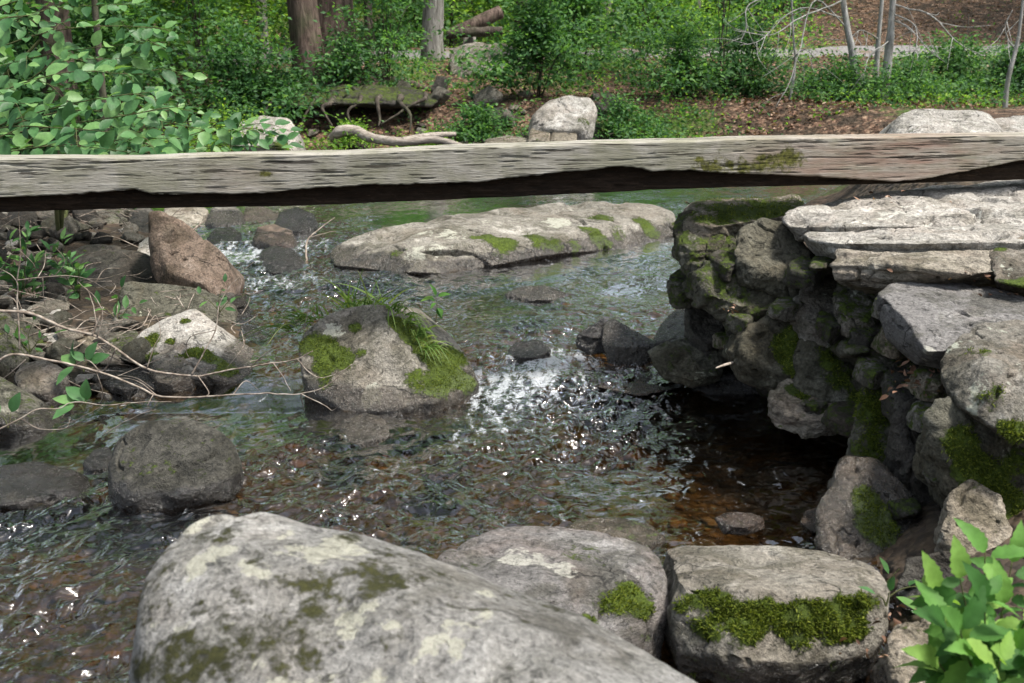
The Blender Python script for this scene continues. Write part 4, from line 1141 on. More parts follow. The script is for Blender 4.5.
    for e in (0, n - 1):
        c = A[:, e].mean(0); Vf = np.concatenate([Vf, c[None]])
        r = np.arange(m) * n + e; r2 = np.roll(r, -1)
        ends.append(np.stack([r2, r, np.full(m, len(Vf) - 1)] if e == 0 else [r, r2, np.full(m, len(Vf) - 1)], -1))
    rot = np.concatenate([np.stack(ROT).ravel(), [0, 0]])
    mos = np.concatenate([np.stack(MOS).ravel(), [0, 0]])
    for (px, py, r, k) in [(735, 166, 34, .5), (775, 160, 30, .45), (700, 165, 24, .45), (265, 174, 12, .6), (800, 155, 24, .3), (655, 165, 14, .4), (990, 172, 30, .6), (950, 178, 16, .5)]:
        b = at(px, py, Yf(px)); rr = r * b[1] / FOC
        dd = Vf - b
        mos = mos + k * np.exp(-((dd[:, 0] / rr) ** 2 + (dd[:, 2] / (rr * .5)) ** 2 + (dd[:, 1] / .15) ** 2))
    red = np.zeros(len(Vf))
    for (px, py, r, k) in [(905, 152, 40, .5), (850, 165, 90, .55), (960, 150, 60, .5), (780, 172, 50, .4), (240, 175, 40, .25)]:
        b = at(px, py, Yf(px)); rr = r * b[1] / FOC
        dd = Vf - b
        red = red + k * np.exp(-((dd[:, 0] / rr) ** 2 + (dd[:, 2] / (rr * .5)) ** 2))
    o0 = np.array([0, 4.4, bot.mean()])
    me = make_mesh('timber_beam', Vf - o0, [F, ends[0], ends[1]], {'rot': rot, 'moss': mos, 'red': red})
    t = NT('weathered_timber')
    v = t.coords(False, (0.9, 80, 130))
    v1 = t.coords(False)
    g1 = t.noise(v, 1.0, 8, 0.68, 0.5)
    g2 = t.noise(v, 3.0, 5, 0.7)
    vl = t.coords(False, (3.0, 30, 30))
    blotch = t.noise(v1, 5, 6, 0.65, 0.5)
    f = t.math('ADD', t.math('MULTIPLY', g1, .6), t.math('MULTIPLY', g2, .4))
    col = t.ramp(f, [(0.34, (0.12, 0.108, 0.088)), (0.43, (0.25, 0.235, 0.198)), (0.55, (0.345, 0.328, 0.285)), (0.66, (0.46, 0.445, 0.405))])
    col = t.mix(t.math('MULTIPLY', t.rng(blotch, 0.42, 0.6), 0.6), col, t.mix(g1, (0.10, 0.105, 0.05), (0.27, 0.262, 0.19)))
    rd = t.math('MULTIPLY', t.attr('red'), t.rng(t.noise(vl, 1.0, 5), .3, .6))
    col = t.mix(rd, col, t.mix(g2, (0.14, 0.075, 0.05), (0.36, 0.25, 0.2)))
    crack = t.rng(t.noise(t.coords(False, (0.4, 40, 95)), 1.0, 5, 0.6, 0.3), 0.385, 0.42, 1, 0)
    col = t.mix(t.math('MULTIPLY', crack, 0.85), col, (0.02, 0.016, 0.012))
    mn = t.math('ADD', t.attr('moss'), t.math('MULTIPLY', t.math('SUBTRACT', t.noise(v1, 26, 6, .7), .5), 1.3))
    mm = t.rng(mn, .42, .62)
    col = t.mix(mm, col, t.ramp(t.noise(v1, 70, 4), [(.35, (.035, .035, .010)), (.65, (.13, .13, .03))]))
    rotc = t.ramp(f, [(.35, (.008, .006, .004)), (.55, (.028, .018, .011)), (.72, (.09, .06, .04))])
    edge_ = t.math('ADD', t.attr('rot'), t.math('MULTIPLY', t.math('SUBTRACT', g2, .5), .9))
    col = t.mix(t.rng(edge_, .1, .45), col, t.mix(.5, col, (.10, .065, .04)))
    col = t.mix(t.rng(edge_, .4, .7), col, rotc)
    h = t.math('SUBTRACT', f, t.math('MULTIPLY', crack, .6))
    nb_ = t.bump(h, .8, .012)
    t.done(t.bsdf(col, .88, nb_, .2))
    o = link('timber_beam', me, t.m, loc=o0)
    tag(o, 'long weathered grey squared timber laid across the stream as a footbridge', 'beam')

def build_twigs():
    t = NT('bleached_twig')
    n_ = t.noise(t.coords(True, (1, 1, 1)), 40, 5)
    t.done(t.bsdf(t.ramp(n_, [(.3, (.08, .06, .045)), (.5, (.22, .18, .145)), (.7, (.38, .34, .29))]), .8, t.bump(n_, .4, .004), .3))
    MAT['twig'] = t.m
    cx = lambda a, b, Y: at(a / 2.926, 200 + b / 2.926, Y)
    rs = np.random.RandomState(4)
    def branch(label, main, r0, subs, Y0, Y1):
        mb = MB()
        def poly(pts, ra, rb, ya, yb):
            P = [cx(x, y, ya + (yb - ya) * k / (len(pts) - 1)) for k, (x, y) in enumerate(pts)]
            S = spline(P, len(pts) * 9)
            S = S + 0.007 * np.stack([fbm(S * 14 + k * 7, 3) for k in range(3)], 1) * np.linspace(0.2, 1, len(S))[:, None]
            mb.tube(S, .72 * np.linspace(ra, rb, len(S)) * (1 + .12 * fbm(S * 30, 2)), 7)
        o = empty('dead_branch', cx(*main[0], Y0))
        tag(o, label, 'branch')
        poly(main, r0, r0 * .3, Y0, Y1)
        mb.build('branch_limb', t.m, o)
        for pts, fr, r in subs:
            ya = Y0 + (Y1 - Y0) * fr
            mb = MB()
            poly(pts, r, r * .35, ya, ya - .12 + .24 * rs.rand())
            mb.build('twig', t.m, o)
    branch('long bleached dead branch arching from the left bank out over the pool',
           [(-60, 318), (0, 325), (60, 328), (105, 338), (190, 375), (270, 395), (340, 435), (420, 490), (500, 508), (580, 516), (660, 500), (735, 486), (800, 478), (870, 466), (915, 442)], .0095,
           [([(270, 395), (292, 340), (282, 360), (270, 300), (255, 262), (240, 250)], .42, .0048),
            ([(285, 400), (300, 330), (268, 275), (232, 240)], .42, .004),
            ([(560, 512), (600, 440), (630, 380), (640, 310), (672, 255), (698, 222)], .72, .0045),
            ([(630, 380), (560, 400), (545, 440), (560, 470)], .75, .003),
            ([(430, 492), (450, 430), (470, 390), (455, 335)], .62, .0035),
            ([(580, 516), (610, 560), (600, 575)], .72, .0035),
            ([(340, 435), (300, 500), (250, 470), (180, 520), (90, 570)], .5, .004),
            ([(735, 486), (790, 440), (880, 380), (905, 300)], .85, .0035),
            ([(800, 478), (830, 520), (850, 560)], .9, .003),
            ([(870, 466), (900, 500), (940, 520), (1000, 500), (1040, 470)], .95, .0035)], 4.25, 4.15)
    branch('lower thin grey branch trailing across the pool edge',
           [(-20, 480), (40, 452), (150, 470), (280, 500), (400, 545), (460, 572), (560, 578), (680, 570), (790, 566), (880, 568), (960, 540), (1030, 480)], .0075,
           [([(280, 500), (300, 560), (290, 600)], .35, .003), ([(450, 568), (430, 600)], .5, .003), ([(680, 570), (720, 530), (760, 560)], .65, .003), ([(880, 568), (890, 620)], .85, .0035),
            ([(880, 568), (950, 600), (975, 615), (1000, 590)], .85, .003), ([(460, 572), (400, 530), (330, 520)], .5, .003)], 4.05, 4.1)
    branch('pale twigs standing upright among the ferns at far left',
           [(58, 440), (55, 370), (50, 300), (48, 235), (10, 205), (-30, 195)], .006,
           [([(48, 235), (110, 228), (200, 222), (250, 230), (320, 265), (360, 285)], .5, .004), ([(50, 235), (60, 150), (55, 60), (54, 20)], .5, .004), ([(0, 205), (40, 150), (65, 110)], .9, .003),
            ([(110, 228), (130, 190), (135, 150)], .6, .003), ([(160, 222), (190, 180), (165, 140)], .6, .003), ([(60, 150), (100, 190), (110, 228)], .6, .003), ([(125, 228), (130, 300), (150, 330)], .6, .003)], 4.6, 4.7)
    branch('thin curved twigs lying over the pool at far left',
           [(-40, 690), (60, 640), (110, 612), (170, 610), (220, 590), (300, 598), (400, 592), (500, 588)], .0045,
           [([(60, 640), (120, 670), (190, 668), (205, 640)], .2, .003), ([(300, 690), (380, 640), (455, 612)], .7, .003), ([(170, 668), (230, 640), (300, 600)], .4, .003)], 3.75, 3.85)
    branch('forked stick caught on the stones of the upper cascade',
           [(905, 215), (898, 180), (895, 140), (905, 110), (940, 80), (978, 52)], .012, [([(905, 110), (960, 95), (985, 92)], .6, .005)], 6.9, 7.2)
    branch('short broken stick leaning among the stones under the beam', [(560, 92), (580, 75), (602, 60)], .012, [([(580, 75), (600, 82)], .5, .005)], 7.6, 7.7)
    # twig litter on the left bank, past counting
    mb = MB()
    for k in range(230):
        p = onz(rs.uniform(-10, 250), rs.uniform(230, 398), .13)
        x, y = p[0], p[1]
        if float(stream_sd(np.array([x]), np.array([y]))[0]) < -.1: continue
        ln = rs.uniform(.06, .32); a = rs.uniform(0, 6.28)
        d = np.array([math.cos(a), math.sin(a), rs.normal() * .22])
        o_ = np.array([x, y, gz(x, y) + rs.uniform(.02, .12)])
        S = spline([o_, o_ + d * ln * .5 + rs.normal(size=3) * .02, o_ + d * ln], 9)
        mb.tube(S, np.linspace(rs.uniform(.0016, .004), .001, 9), 5)
    tag(mb.build('twig_litter', t.m), kind='stuff')
    # driftwood on the far shore
    t2 = NT('driftwood')
    n_ = t2.noise(t2.coords(True, (1, 4, 4)), 9, 7, .65)
    t2.done(t2.bsdf(t2.ramp(n_, [(.3, (.13, .11, .09)), (.5, (.29, .25, .21)), (.7, (.46, .41, .36))]), .85, t2.bump(n_, .6, .02), .2))
    o = empty('driftwood_log', at(400, 146, 12.1)); tag(o, 'pale crooked driftwood log lying on the far shore behind the beam', 'log')
    mb = MB()
    P = spline([at(330, 139, 12.4), at(342, 131, 12.3), at(356, 131, 12.3), at(372, 138, 12.2), (at(402, 142, 12.1)), at(436, 140, 12.1), at(470, 149, 12.0)], 60)
    mb.tube(P, np.interp(np.linspace(0, 1, 60), [0, .1, .3, .6, 1], [.035, .062, .055, .05, .03]), 14, True, .25)
    mb.build('log', t2.m, o)
    mb = MB(); P = spline([at(402, 142, 12.1), at(430, 136, 12.3), at(455, 134, 12.5)], 24); mb.tube(P, np.linspace(.05, .025, 24), 10, True, .2)
    mb.build('limb', t2.m, o)
    o = empty('splinter', at(155, 352, 4.2)); o.location = at(730, 365, 3.98)
    tag(o, 'pale bare stick poking from the wall over the black hollow', 'stick')
    mb = MB(); P = spline([at(716, 368, 3.9), at(728, 364, 4.0), at(742, 361, 4.12)], 20); mb.tube(P, np.interp(np.linspace(0, 1, 20), [0, .5, 1], [.003, .006, .005]), 8, True, .2); mb.build('stick', t2.m, o)
# ------------------------------------------------------------------ plants
MAT['leaf_shrub'] = leaf_material('leaf_broad', (0.030, 0.095, 0.030), (0.080, 0.19, 0.065), (0.18, 0.32, 0.10), .48, .35, .35)
MAT['leaf_near'] = leaf_material('leaf_near', (0.04, 0.12, 0.025), (0.11, 0.25, 0.05), (0.24, 0.38, 0.08), .6, .4, .2)
MAT['leaf_dark'] = leaf_material('leaf_dark', (0.02, 0.065, 0.022), (0.05, 0.13, 0.04), (0.09, 0.20, 0.06), .55, .4, .25)
MAT['leaf_mid'] = leaf_material('leaf_mid', (0.032, 0.095, 0.032), (0.075, 0.18, 0.055), (0.16, 0.31, 0.08), .55, .45, .25)
MAT['leaf_lime'] = leaf_material('leaf_lime', (0.07, 0.16, 0.028), (0.16, 0.30, 0.045), (0.30, 0.46, 0.08), .6, .5, .2)
MAT['grass'] = leaf_material('grass_blade', (0.06, 0.12, 0.02), (0.13, 0.22, 0.04), (0.24, 0.27, 0.10), .5, .4, .3)
MAT['litter'] = leaf_material('dead_leaf', (0.07, 0.038, 0.024), (0.22, 0.125, 0.085), (0.42, 0.31, 0.23), .8, .15, .2)
MAT['stem'] = bark_material('plant_stem', (.05, .06, .02), (.09, .10, .04), (.15, .14, .07))
MAT['bark_red'] = bark_material('bark_red', (.03, .021, .017), (.085, .06, .05), (.17, .125, .105))
MAT['bark_grey'] = bark_material('bark_grey', (.07, .065, .058), (.18, .17, .155), (.32, .31, .29))
MAT['bark_dark'] = bark_material('bark_dark', (.02, .017, .014), (.055, .045, .036), (.12, .10, .085))
MAT['bark_silver'] = bark_material('bark_silver', (.13, .125, .115), (.29, .285, .27), (.46, .45, .43))
UPV = np.array([0, 0, 1.0])
TOEYE = np.array([0, -1.0, 0])

def twig_with_leaves(ms, ml, P, r, L, gap, rs, face=.55, fine=True, serr=0.0, wl=.55, droop=.2, pairs=False, start=.15, fwd=.55):
    P = spline(P, 26)
    ms.tube(P, np.linspace(r, r * .3, len(P)), 6)
    seg = np.linalg.norm(np.diff(P, axis=0), axis=1); s = np.concatenate([[0], np.cumsum(seg)])
    T = unit(np.gradient(P, axis=0))
    d = s[-1] * start; side = 1; B, Dv, Nv, Ls = [], [], [], []
    while d <= s[-1] + 1e-6:
        k = min(np.searchsorted(s, d), len(P) - 1)
        for sd_ in ((1, -1) if pairs else (side,)):
            n = unit(UPV + face * TOEYE * rs.uniform(.4, 1.2) + .42 * rs.normal(size=3))
            lat = unit(np.cross(T[k], n)) * sd_
            end = d > s[-1] - gap * .5
            dv = unit(T[k] * (1.6 if end and not pairs else fwd) + lat * (.3 if end and not pairs else .9) + .18 * rs.normal(size=3))
            B.append(P[k] + dv * .01); Dv.append(dv); Nv.append(n); Ls.append(L * rs.uniform(.5, 1.2) * (1 - .25 * (d / s[-1]) ** 3))
        side = -side
        d += gap * rs.uniform(.8, 1.2)
    if pairs:
        B.append(P[-1]); Dv.append(unit(T[-1] + .2 * rs.normal(size=3))); Nv.append(unit(UPV + face * TOEYE)); Ls.append(L * .8)
    Ls = np.array(Ls)
    leaves_fine(ml, np.array(B), np.array(Dv), np.array(Nv), Ls, Ls * wl * rs.uniform(.85, 1.1, len(Ls)), 6 if not serr else 13, .16, droop * rs.uniform(.4, 1.4, len(Ls)), serr, .42 if not serr else .33)

def leafy(name, label, cat, base, stems, L, gap, mat, seed, r=.006, group=None, **k):
    rs = np.random.RandomState(seed)
    o = empty(name, base); tag(o, label, cat, group)
    ms, ml = MB(), MB()
    for P in stems:
        twig_with_leaves(ms, ml, P, r, L, gap, rs, **k)
    ms.build('stem', MAT['stem'], o)
    ml.build('foliage', mat, o)
    return o

def build_near_plants():
    rs = np.random.RandomState(21)
    # leafy plant, bottom right
    base = np.array([0.86, 1.86, 0.03])
    tips = [(985, 552, 1.80), (960, 578, 1.74), (1012, 562, 1.86), (936, 590, 1.80), (945, 622, 1.70), (1003, 604, 1.72), (1040, 585, 1.78), (972, 650, 1.64), (1015, 645, 1.64), (938, 662, 1.68), (1050, 635, 1.7), (995, 685, 1.6), (985, 600, 1.66), (1030, 610, 1.66), (960, 630, 1.62), (1000, 660, 1.58)]
    stems = []
    for px, py, Y in tips:
        e = at(px, py, Y); m = base * .5 + e * .5 + np.array([0, 0, .05])
        stems.append([base + .03 * rs.normal(size=3) * [1, 1, 0], m, e])
    leafy('leafy_plant', 'bright green jagged-leaved plant filling the bottom right corner', 'plant', base, stems, .088, .045, MAT['leaf_near'], 5, .0035, serr=.10, wl=.5, droop=.4, pairs=True, face=.9, start=.4, fwd=.05)
    # seedling on the grassy rock
    b = at(436, 322, 4.85)
    leafy('seedling', 'small pale green seedling growing out of the grassy midstream rock', 'plant', b, [[b, at(437, 308, 4.83), at(436, 296, 4.8)]], .075, .03, MAT['leaf_near'], 8, .003, pairs=True, face=.6, wl=.36, droop=.35, start=.5)
    for k, (lab, px, py, Y, py0, L) in enumerate([('low two-leaved seedling between the left bank stones', 84, 361, 4.3, 372, .11), ('two-leaved seedling hanging over the pool by the lower branch', 84, 400, 3.9, 412, .10), ('green seedling at the left frame edge above the pool', 8, 411, 3.8, 428, .12),
                                          ('little green seedling beside the mossy block', 886, 592, 2.25, 606, .05)]):
        b = at(px, py0, Y)
        leafy('seedling', lab, 'plant', b, [[b, at(px + 2, (py + py0) / 2, Y), at(px + 3, py, Y)], [b, at(px - 3, (py + py0) / 2, Y), at(px - 9, py + 3, Y)]], L, L * .7, MAT['leaf_shrub'], 30 + k, .0025, pairs=(k < 2), face=.7, start=.8)
    # ferny weeds under the beam on the left
    for k, (lab, pxs) in enumerate([('ferny green weeds under the beam at the far left', [(10, 240), (28, 232), (2, 262), (38, 258)]), ('feathery compound-leaved weed left of the dark bank rock', [(70, 258), (62, 240), (78, 268), (50, 250)])]):
        b = at(pxs[0][0] + 10, 300, 5.6)
        leafy('weed', lab, 'plant', b, [[b, at((px + pxs[0][0] + 10) / 2, 275, 5.55), at(px, py, 5.5)] for px, py in pxs], .085, .035, MAT['leaf_shrub'] if k else MAT['leaf_mid'], 41 + k, .003, pairs=True, wl=.36, face=.5)
    for k, (lab, px, py, Y, h) in enumerate([('green sprig between stones below the reddish wedge', 118, 322, 5.2, .16), ('green sprig rising from the dark stones at far left', 34, 300, 5.6, .22), ('small sprig on the gravel above the lower branch', 30, 352, 4.7, .14),
                                             ('leafy sprig at the water edge left of the wall foot', 884, 600, 2.5, .08), ('green sprig rooted behind the whitish mossy rock', 220, 312, 5.3, .14)]):
        b = at(px, py, Y); e = b + np.array([.03, 0, h])
        leafy('sprig', lab, 'plant', b, [[b, b + np.array([.0, 0, h * .5]), e], [b, b + np.array([-.05, 0, h * .4]), b + np.array([-.11, -.03, h * .7])], [b, b + np.array([.05, 0, h * .4]), b + np.array([.12, -.03, h * .6])]], .07, .04, MAT['leaf_mid'], 70 + k, .0025, face=.6, wl=.45)
    # long grass on the midstream rock
    def grass(label, pts, n, L, seed, sag=1.0):
        rs = np.random.RandomState(seed)
        ml = MB()
        for i in range(n):
            c = pts[rs.randint(len(pts))]
            b = at(c[0] + rs.normal() * 5, c[1] + rs.normal() * 2.5, c[2])
            d = np.array([c[3] + rs.normal() * .5, rs.normal() * .5 - .2, 1.0 * rs.uniform(.4, 1.2)])
            l = L * rs.uniform(.5, 1.2)
            u = np.linspace(0, 1, 7)[:, None]
            P = b + unit(d) * l * u + np.array([c[3] * .3, -.1, -.75 * sag]) * l * u ** 2.2
            w = (.0035 * (1 - u[:, 0] ** 1.5) + .0004)
            S = unit(np.cross(unit(d), rs.normal(size=3)))
            V = np.stack([P + S * w[:, None], P - S * w[:, None]], 1).reshape(-1, 3)
            k = np.arange(6) * 2
            ml.add(V, None, np.stack([k, k + 1, k + 3, k + 2], -1))
        o = ml.build('grass_tuft', MAT['grass'], None, at(pts[0][0], pts[0][1], pts[0][2]))
        tag(o, label, 'grass')
    grass('long grass drooping over the left end of the blocky midstream rock', [(305, 322, 4.6, -.9), (320, 318, 4.62, -.6), (292, 330, 4.6, -.9)], 42, .2, 1)
    grass('long grass arching over the mossy right shoulder of the midstream rock', [(395, 312, 4.6, .4), (410, 322, 4.55, .5), (420, 335, 4.5, .5), (372, 307, 4.68, 0), (355, 308, 4.7, -.2), (430, 350, 4.45, .6)], 110, .16, 2, 1.3)
    grass('sparse upright grass blades behind the midstream rock', [(350, 306, 4.8, -.1), (380, 304, 4.8, .2)], 26, .2, 3, .3)

def build_left_shrubs():
    O = lambda px, py, Y: at(px, py, Y)
    groups = [
     ('broad-leaved shrub reaching over the beam from the left edge', (-90, 260, 6.0), [
       [(-60, 150, 6.3), (20, 118, 6.1), (90, 100, 5.9), (150, 92, 5.7)], [(-60, 150, 6.2), (30, 130, 6.0), (110, 118, 5.8), (192, 104, 5.6)], [(-60, 160, 6.1), (40, 145, 5.9), (120, 140, 5.7), (170, 138, 5.5)],
       [(-60, 150, 6.0), (0, 128, 5.7), (60, 128, 5.5), (110, 132, 5.3)], [(-60, 120, 6.4), (10, 88, 6.2), (70, 72, 6.0), (128, 74, 5.8)], [(-60, 170, 6.0), (20, 150, 5.7), (70, 146, 5.5), (130, 152, 5.3)],
       [(-70, 120, 6.0), (-10, 102, 5.8), (30, 104, 5.5)], [(-60, 150, 6.4), (60, 112, 6.2), (140, 118, 6.1), (205, 130, 6.0)]]),
     ('tall branching shrub with tiered leaves in the upper left corner', (-70, 250, 6.8), [
       [(-70, 90, 7.2), (0, 48, 7.0), (60, 30, 6.9), (120, 26, 6.8), (172, 30, 6.7)], [(-60, 100, 7.2), (20, 62, 7.0), (90, 48, 6.8), (165, 42, 6.6)], [(-60, 60, 7.4), (10, 22, 7.2), (60, 8, 7.1), (130, 4, 7.0)],
       [(-60, 110, 7.0), (20, 84, 6.8), (60, 62, 6.7), (130, 58, 6.6)], [(-60, 30, 7.2), (20, 0, 7.0), (90, -12, 6.9)], [(-60, 80, 7.0), (0, 66, 6.7), (40, 56, 6.4)], [(-60, 40, 6.8), (0, 20, 6.5), (40, 14, 6.3)],
       [(40, 40, 7.0), (104, 70, 6.9), (150, 75, 6.8)]]),
     ('low leafy shrub arching down to the beam beside the pale shore rock', (60, 250, 7.2), [
       [(90, 160, 7.4), (140, 132, 7.2), (190, 122, 7.0), (236, 126, 6.9), (275, 138, 6.8)], [(90, 165, 7.3), (150, 150, 7.1), (210, 146, 6.9), (280, 148, 6.7)], [(90, 160, 7.4), (130, 130, 7.2), (160, 104, 7.1), (185, 98, 7.0)],
       [(100, 165, 7.1), (150, 146, 6.9), (200, 132, 6.7), (225, 118, 6.6)], [(110, 165, 6.9), (160, 155, 6.7), (215, 154, 6.6)], [(90, 165, 6.8), (110, 140, 6.6), (150, 126, 6.5)], [(120, 160, 7.6), (200, 138, 7.6), (250, 128, 7.6), (290, 142, 7.5)]])]
    for k, (lab, b, brs) in enumerate(groups):
        base = O(*b); base[2] = gz(base[0], base[1])
        rs = np.random.RandomState(60 + k)
        o = empty('shrub', base); tag(o, lab, 'shrub')
        ms, ml = MB(), MB()
        for br in brs:
            P = [O(*q) for q in br]
            ms.tube(spline([base, base * .45 + P[0] * .55 + np.array([-.1, 0, .1]), P[0]], 16), np.linspace(.016, .008, 16), 6)
            twig_with_leaves(ms, ml, P, .005, .125, .062, rs, face=.8, wl=.62, start=.02, droop=.12)
            # side sprays
            S = spline(P, 14)
            for j in range(2 + k % 2, 13, 4):
                d = unit(np.array([rs.normal() * .6 + .5, rs.normal() * .8 - .2, rs.normal() * .22 - .08]))
                e = S[j] + d * rs.uniform(.18, .42)
                twig_with_leaves(ms, ml, [S[j], (S[j] + e) / 2 + np.array([0, 0, .02]), e - np.array([0, 0, .03])],   .003, .11, .058, rs, face=.8, wl=.62, droop=.12)
        ms.build('stem', MAT['stem'], o)
        ml.build('foliage', MAT['leaf_shrub'], o)

def sprays(ml, centers, rad, per, L, rs, thin=.3, tilt=.5):
    """clumps of leaves in flat layered sprays"""
    m = len(centers); n = m * per
    c = np.repeat(centers, per, 0)
    rr = np.repeat(np.broadcast_to(rad, (m,)), per)
    off = rs.normal(size=(n, 3)) * np.array([.55, .55, .55 * thin]) * rr[:, None]
    tl = np.repeat(rs.normal(size=(m, 2)) * .35, per, 0)
    off[:, 2] += off[:, 0] * tl[:, 0] + off[:, 1] * tl[:, 1]
    D = unit(off * np.array([1, 1, .6]) + rs.normal(size=(n, 3)) * .35 * rr[:, None] + np.array([0, 0, -.12]) * rr[:, None])
    N = unit(UPV + tilt * rs.normal(size=(n, 3)) + .3 * TOEYE)
    l = L * rs.uniform(.6, 1.25, n)
    leaves_small(ml, c + off, D, N, l, l * rs.uniform(.45, .62, n), .2)

def bush(name, label, cat, x, y, h, r, nc, per, L, mat, seed, z0=None, low=.05, group=None, thin=.35, trunk=.012, bark='bark_dark'):
    rs = np.random.RandomState(seed)
    z0 = gz(x, y) if z0 is None else z0
    o = empty(name, (x, y, z0)); tag(o, label, cat, group)
    th = rs.uniform(0, 6.28, nc); u = rs.rand(nc) ** .5; hh = low + (1 - low) * rs.rand(nc)
    prof = np.sin(np.clip(hh * 1.15 + .12, 0, 1) * PI) ** .6 + .15
    lob = 1.15 + .5 * np.sin(th * 3 + seed) + .35 * np.sin(th * 5 + seed * 2) + .35 * rs.normal(size=nc)
    hh = np.clip(hh * (.75 + .3 * np.sin(th * 2 + seed * 3)) + .05, 0, 1.1)
    cen = np.stack([x + r * u * prof * np.cos(th) * lob, y + r * u * prof * np.sin(th) * lob, z0 + h * hh], 1)
    ms, ml = MB(), MB()
    for k in range(min(nc, 9)):
        e = cen[rs.randint(nc)]
        p0 = np.array([x + rs.normal() * .04 * r, y + rs.normal() * .04 * r, z0 - .05])
        ms.tube(spline([p0, (p0 + e) / 2 + np.array([0, 0, .12 * h]), e], 12), np.linspace(trunk, trunk * .3, 12), 6)
    sprays(ml, cen, r * .34, per, L, rs, thin)
    ms.build('stem', MAT[bark], o)
    ml.build('foliage', mat, o)
    return o

def tree(label, x, y, r, h, bark, leafmat, seed, lean=(0, 0), crown_at=.3, nc=55, per=56, L=.26, crown_r=None, group=None, name='tree', flare=1.5, roots=0):
    rs = np.random.RandomState(seed)
    z0 = gz(x, y)
    o = empty(name, (x, y, z0)); tag(o, label, 'tree', group)
    n = 40
    u = np.linspace(0, 1, n)
    P = np.stack([x + lean[0] * h * u + .25 * r * np.sin(u * 6 + seed) * 2, y + lean[1] * h * u + .2 * r * np.cos(u * 5 + seed), z0 - .15 + (h + .15) * u], 1)
    R = r * (1 - .8 * u ** 1.1) * (1 + (flare - 1) * np.exp(-u * h / .35))
    mt = MB(); mt.tube(P, R, 18, True, .12, seed)
    tk = mt.build('trunk', MAT[bark], o)
    for k in range(roots):
        a = -PI * (k + .5) / roots + rs.normal() * .2
        mr = MB()
        d = np.array([math.cos(a), math.sin(a)])
        pts = []
        for q, dist in enumerate(np.linspace(.1, 1.6, 6)):
            xx, yy = x + d[0] * dist + rs.normal() * .06, y + d[1] * dist + rs.normal() * .06
            pts.append((xx, yy, gz(xx, yy) + .10 * (1 - q / 6)))
        mr.tube(spline(pts, 24), np.linspace(r * .45, .025, 24), 9, True, .25, seed + k)
        mr.build('root', MAT[bark], o)
    cr = crown_r or h * .26
    ml, mb = MB(), MB()
    cen = []
    for k in range(11):
        f = crown_at + (1 - crown_at) * (k + .4) / 11.5
        b = P[int(f * (n - 1))]
        a = k * 2.4 + rs.rand()
        ln = cr * (1.15 - .75 * (f - crown_at) / (1 - crown_at)) * rs.uniform(.75, 1.2)
        e = b + np.array([math.cos(a) * ln, math.sin(a) * ln, ln * rs.uniform(.05, .45)])
        S = spline([b, (b + e) / 2 + np.array([0, 0, .08 * ln]), e], 14)
        mb.tube(S, np.linspace(R[int(f * (n - 1))] * .5, .012, 14), 6)
        for q in range(max(2, nc // 11)):
            cen.append(S[rs.randint(5, 14)] + rs.normal(size=3) * ln * np.array([.2, .2, .12]))
    mb.build('limb', MAT[bark], tk)
    sprays(ml, np.array(cen), cr * .3, per, L, rs, .35)
    ml.build('crown', leafmat, o)
    return o

def gx(px, Y): return (px - 512) / FOC * (Y * cp + .2)

